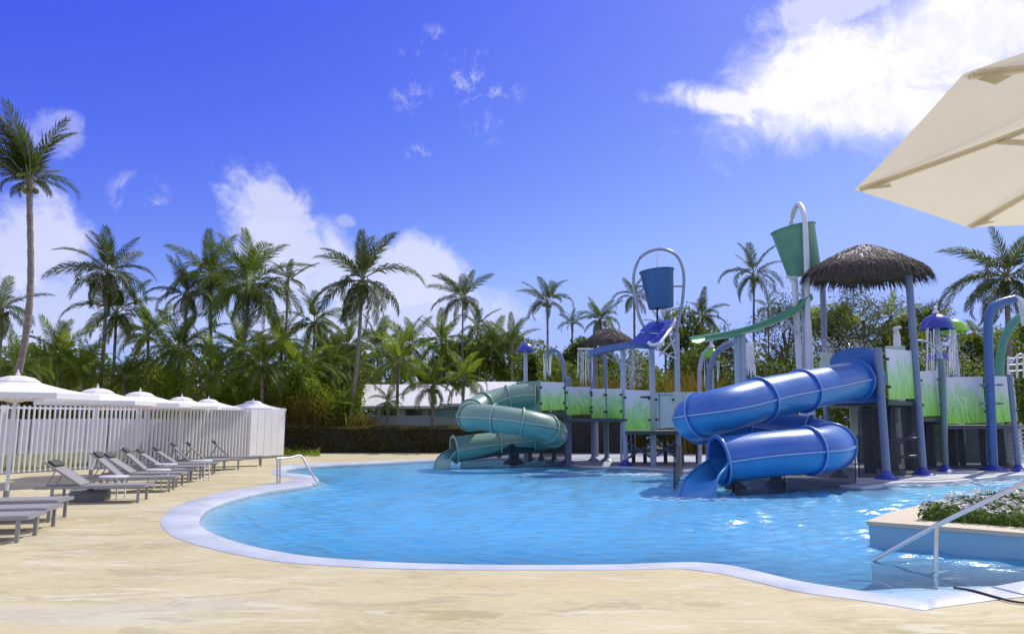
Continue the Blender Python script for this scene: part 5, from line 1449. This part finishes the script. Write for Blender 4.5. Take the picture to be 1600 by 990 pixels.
palm('soft palm beneath the right eave of the large thatched roof', (1392, 496), 1392, 46.0, 38, 18, 'light', 0.0, 0.10, seed=79)
LOW = [((92, 556), 92, 36, 56, 'light', 'low bushy palm over the gap between first and second parasols'),
       ((28, 575), 28, 33, 50, 'mid', 'low palm behind the nearest parasol at the left edge'),
       ((232, 520), 232, 44, 50, 'light', 'yellow green palm right of the twin palms'),
       ((280, 545), 280, 37, 62, 'mid', 'low dense palm below the leaning clump palm'),
       ((335, 585), 335, 36, 60, 'light', 'short palm above the fourth parasol'),
       ((410, 570), 410, 36, 60, 'mid', 'short dense palm above the farthest parasol'),
       ((470, 580), 470, 38, 58, 'light', 'low palm behind the ochre grass'),
       ((520, 575), 520, 40, 55, 'mid', 'low palm left of the slanting trunk'),
       ((622, 565), 621, 39, 52, 'light', 'palm on a thin trunk in front of the left villa roof'),
       ((590, 545), 590, 50, 48, 'mid', 'palm hidden behind the large spread palm'),
       ((676, 602), 677, 37.5, 46, 'mid', 'stout short palm with pale stalks in front of the villa wall'),
       ((724, 592), 723, 37.5, 44, 'light', 'short palm in front of the right villa roof'),
       ((690, 532), 690, 53, 40, 'light', 'pale palm behind the villa left of the neat rounded palm'),
       ((770, 540), 770, 52, 42, 'mid', 'low palm right of the villa roof'),
       ((606, 628), 606, 37.4, 24, 'mid', 'tiny palm growing by the villa left wall'),
       ((1560, 560), 1560, 40, 44, 'mid', 'low palm behind the green right spray arch'),
       ((1330, 520), 1330, 44, 44, 'light', 'low palm behind the post under the large thatched roof')]
LOW += [((130, 575), 132, 37, 46, 'light', 'low palm hidden between the twin trunks and the first low bushy palm'),
        ((195, 590), 195, 36.5, 38, 'mid', 'small palm right above the third parasol'),
        ((375, 545), 374, 42, 52, 'light', 'yellow green palm filling the gap under the broadest palm'),
        ((440, 535), 441, 43, 48, 'light', 'light palm behind the slender palm trunk'),
        ((505, 555), 507, 44, 48, 'light', 'light palm below the medium palm right of the slender one'),
        ((545, 540), 545, 45, 46, 'mid', 'palm behind the slanting trunk at half its height'),
        ((640, 540), 640, 52, 44, 'light', 'pale palm far behind the left villa roof'),
        ((800, 535), 801, 50, 38, 'mid', 'distant palm just left of the small blue mushroom'),
        ((1040, 520), 1040, 50, 36, 'mid', 'distant palm behind the post of the blue tipping bucket'),
        ((1265, 500), 1266, 48, 42, 'light', 'palm between the white bucket posts and the rear thatch post'),
        ((1445, 520), 1446, 48, 40, 'light', 'palm right behind the front thatch post')]
for (c_, bx, d, r_, tone, lab) in LOW:
    palm(lab, c_, bx, d, r_, 20, tone, 0.0, 0.13, dry=1, lo=-38, hi=84)

# ------------------------------------------------------------------ broadleaf trees and the wood behind
def crown_pts(rg, n_cl, n_lf, rx, ry, rz, cl):
    c = rg.normal(size=(n_cl, 3)); c /= np.linalg.norm(c, axis=1)[:, None]; c *= rg.uniform(0.25, 1.0, (n_cl, 1))**0.6
    c *= np.array([rx, ry, rz]); c *= rg.uniform(0.8, 1.15, (n_cl, 1))
    pts = []
    for k in c:
        q = rg.normal(size=(n_lf, 3))*cl*rg.uniform(0.6, 1.3)*np.array([1, 1, 0.65]); pts.append(k + q)
    return np.concatenate(pts), c
CR = {}
def tree(label, px, py, d, rxp, ryp, mat, kind='tree', seed=0, leaf=(0.26, 0.12), dens=1.0, group='broadleaf trees behind the palms'):
    rg = np.random.default_rng(seed + 100)
    c = P(px, py, d); rx, rz = MP(rxp, d), MP(ryp, d)
    root = empty('broadleaf_tree', Vector((c.x, d, 0)), label, 'tree', group)
    pts, cl = crown_pts(rg, int(34*dens), 110, rx, rx*0.8, rz, rx*0.19)
    pts = pts[pts[:, 2] + c.z > 0.2]
    v, f = leaf_quads(pts + np.array([0, 0, c.z]), leaf[0], leaf[1], rg, 0.4)
    cr = obj('crown', mesh_np('crown', v, f, mat), root); cr['kind'] = 'stuff'
    mb = MB(); mb.tube(spline([Vector((0, 0, 0)), Vector((rg.normal()*.1, 0, c.z*.5)), Vector((rg.normal()*.2, 0, c.z))], 10), [0.16*(1.2 - i/14) for i in range(10)], 8)
    for k in cl[:9]:
        e = Vector(k) + Vector((0, 0, c.z)); s_ = Vector((0, 0, c.z*rg.uniform(.45, .9)))
        mb.tube(spline([s_, s_.lerp(e, .5) + Vector((0, 0, .15)), e], 7), [0.07*(1.1 - i/8) for i in range(7)], 6)
    for v_ in mb.v: v_ += root.location
    mb.build('trunk', m_bark, root, True)
TREES = [(735, 560, 55, 45, 42, m_leaf_y, 'airy yellow green tree right behind the villa roof'),
         (790, 560, 53, 42, 44, m_leaf_y, 'sunlit tree left of the small blue mushroom'),
         (850, 580, 42, 40, 40, m_leaf, 'green tree behind the dripping blue arch'),
         (915, 565, 46, 40, 34, m_leaf, 'rounded tree behind the spray bar'),
         (1075, 545, 42, 44, 56, m_leaf, 'dense tree right of the blue tray platform'),
         (1125, 560, 40, 40, 46, m_leaf_d, 'dark tree behind the lime dome'),
         (1225, 520, 40, 48, 62, m_leaf_d, 'dark feathery tree behind the white bucket tower'),
         (1345, 500, 40, 60, 70, m_leaf_d, 'tall feathery dark tree under the large thatched roof'),
         (1300, 520, 45, 40, 50, m_leaf, 'lighter tree behind the rear thatch posts'),
         (1410, 540, 44, 44, 48, m_leaf_y, 'yellowish tree right of the front thatch post'),
         (1450, 500, 48, 32, 36, m_leaf_d, 'dark tree top behind the big blue and lime mushroom'),
         (1505, 560, 42, 40, 48, m_leaf, 'leafy tree between mushroom and right arches'),
         (1590, 545, 44, 42, 52, m_leaf_y, 'sunlit tree at the right edge behind the ladder'),
         (60, 580, 40, 70, 36, m_leaf, 'broad green tree behind the first two parasols'),
         (235, 590, 46, 50, 26, m_leaf, 'low rounded tree right of the twin trunks'),
         (545, 590, 46, 55, 50, m_leaf, 'leafy tree behind the slanting palm trunk'),
         (660, 570, 58, 60, 38, m_leaf_y, 'pale leafy tree behind the villa ridge')]
for i, (px, py, d, a, b, mt, lab) in enumerate(TREES):
    tree(lab, px, py, d, a, b, mt, seed=i, leaf=(0.16, 0.05) if mt is m_leaf_d else (0.26, 0.12), dens=1.5 if mt is m_leaf_d else 1.1)
# undergrowth and the wood far behind, both one mass
def mass(name, label, cat, x0, x1, d, hfun, n, mat, seed, leaf, thick=1.5):
    rg = np.random.default_rng(seed); px = rg.uniform(x0, x1, n); z = np.zeros(n); 
    y = d + rg.normal(size=n)*thick; ytop = np.array([hfun(v) for v in px])
    zt = np.array([P(a, b, d).z for a, b in zip(px, ytop)]); z = zt*rg.random(n)**0.75
    x = np.array([P(a, 600, d).x for a in px])
    cl = np.sin(x*2.1 + 0.7*np.sin(y*2)) + np.sin(x*0.9 + y); z *= (1 + 0.10*cl)
    v, f = leaf_quads(np.stack([x, y, z], 1), leaf[0], leaf[1], rg, 0.2)
    return tag(obj(name, mesh_np(name, v, f, mat)), label, cat, kind='stuff')
def h_left(px): return 590 + max(0, px - 500)*0.6 + 18*sin(px*0.045) + 10*sin(px*0.13 + 1)
def h_far(px): return 565 + 22*math.exp(-((px - 212)/26)**2) + 14*sin(px*0.03 + 2) + 9*sin(px*0.11)
mass('undergrowth', 'dense green undergrowth filling the space below the left palms', 'undergrowth', -60, 565, 39.5, h_left, 26000, m_leaf_y, 51, (0.34, 0.09), 0.8)
mass('undergrowth', 'dense green undergrowth behind the right half of the play structure', 'undergrowth', 840, 1720, 38.0, lambda p_: 566 + 18*sin(p_*0.05), 36000, m_leaf, 52, (0.28, 0.10), 0.8)
mass('distant_wood', 'far wood reading as one green mass between the trunks', 'wood', -120, 1760, 56, h_far, 60000, m_leaf, 53, (0.42, 0.2), 1.6)
mass('broad_leaf_bank', 'bank of long sword leaves below the tall central clump', 'undergrowth', 240, 560, 37.0, lambda p_: 602 + 14*sin(p_*0.06 + 1), 7000, m_palm_y, 54, (0.9, 0.07), 0.5)
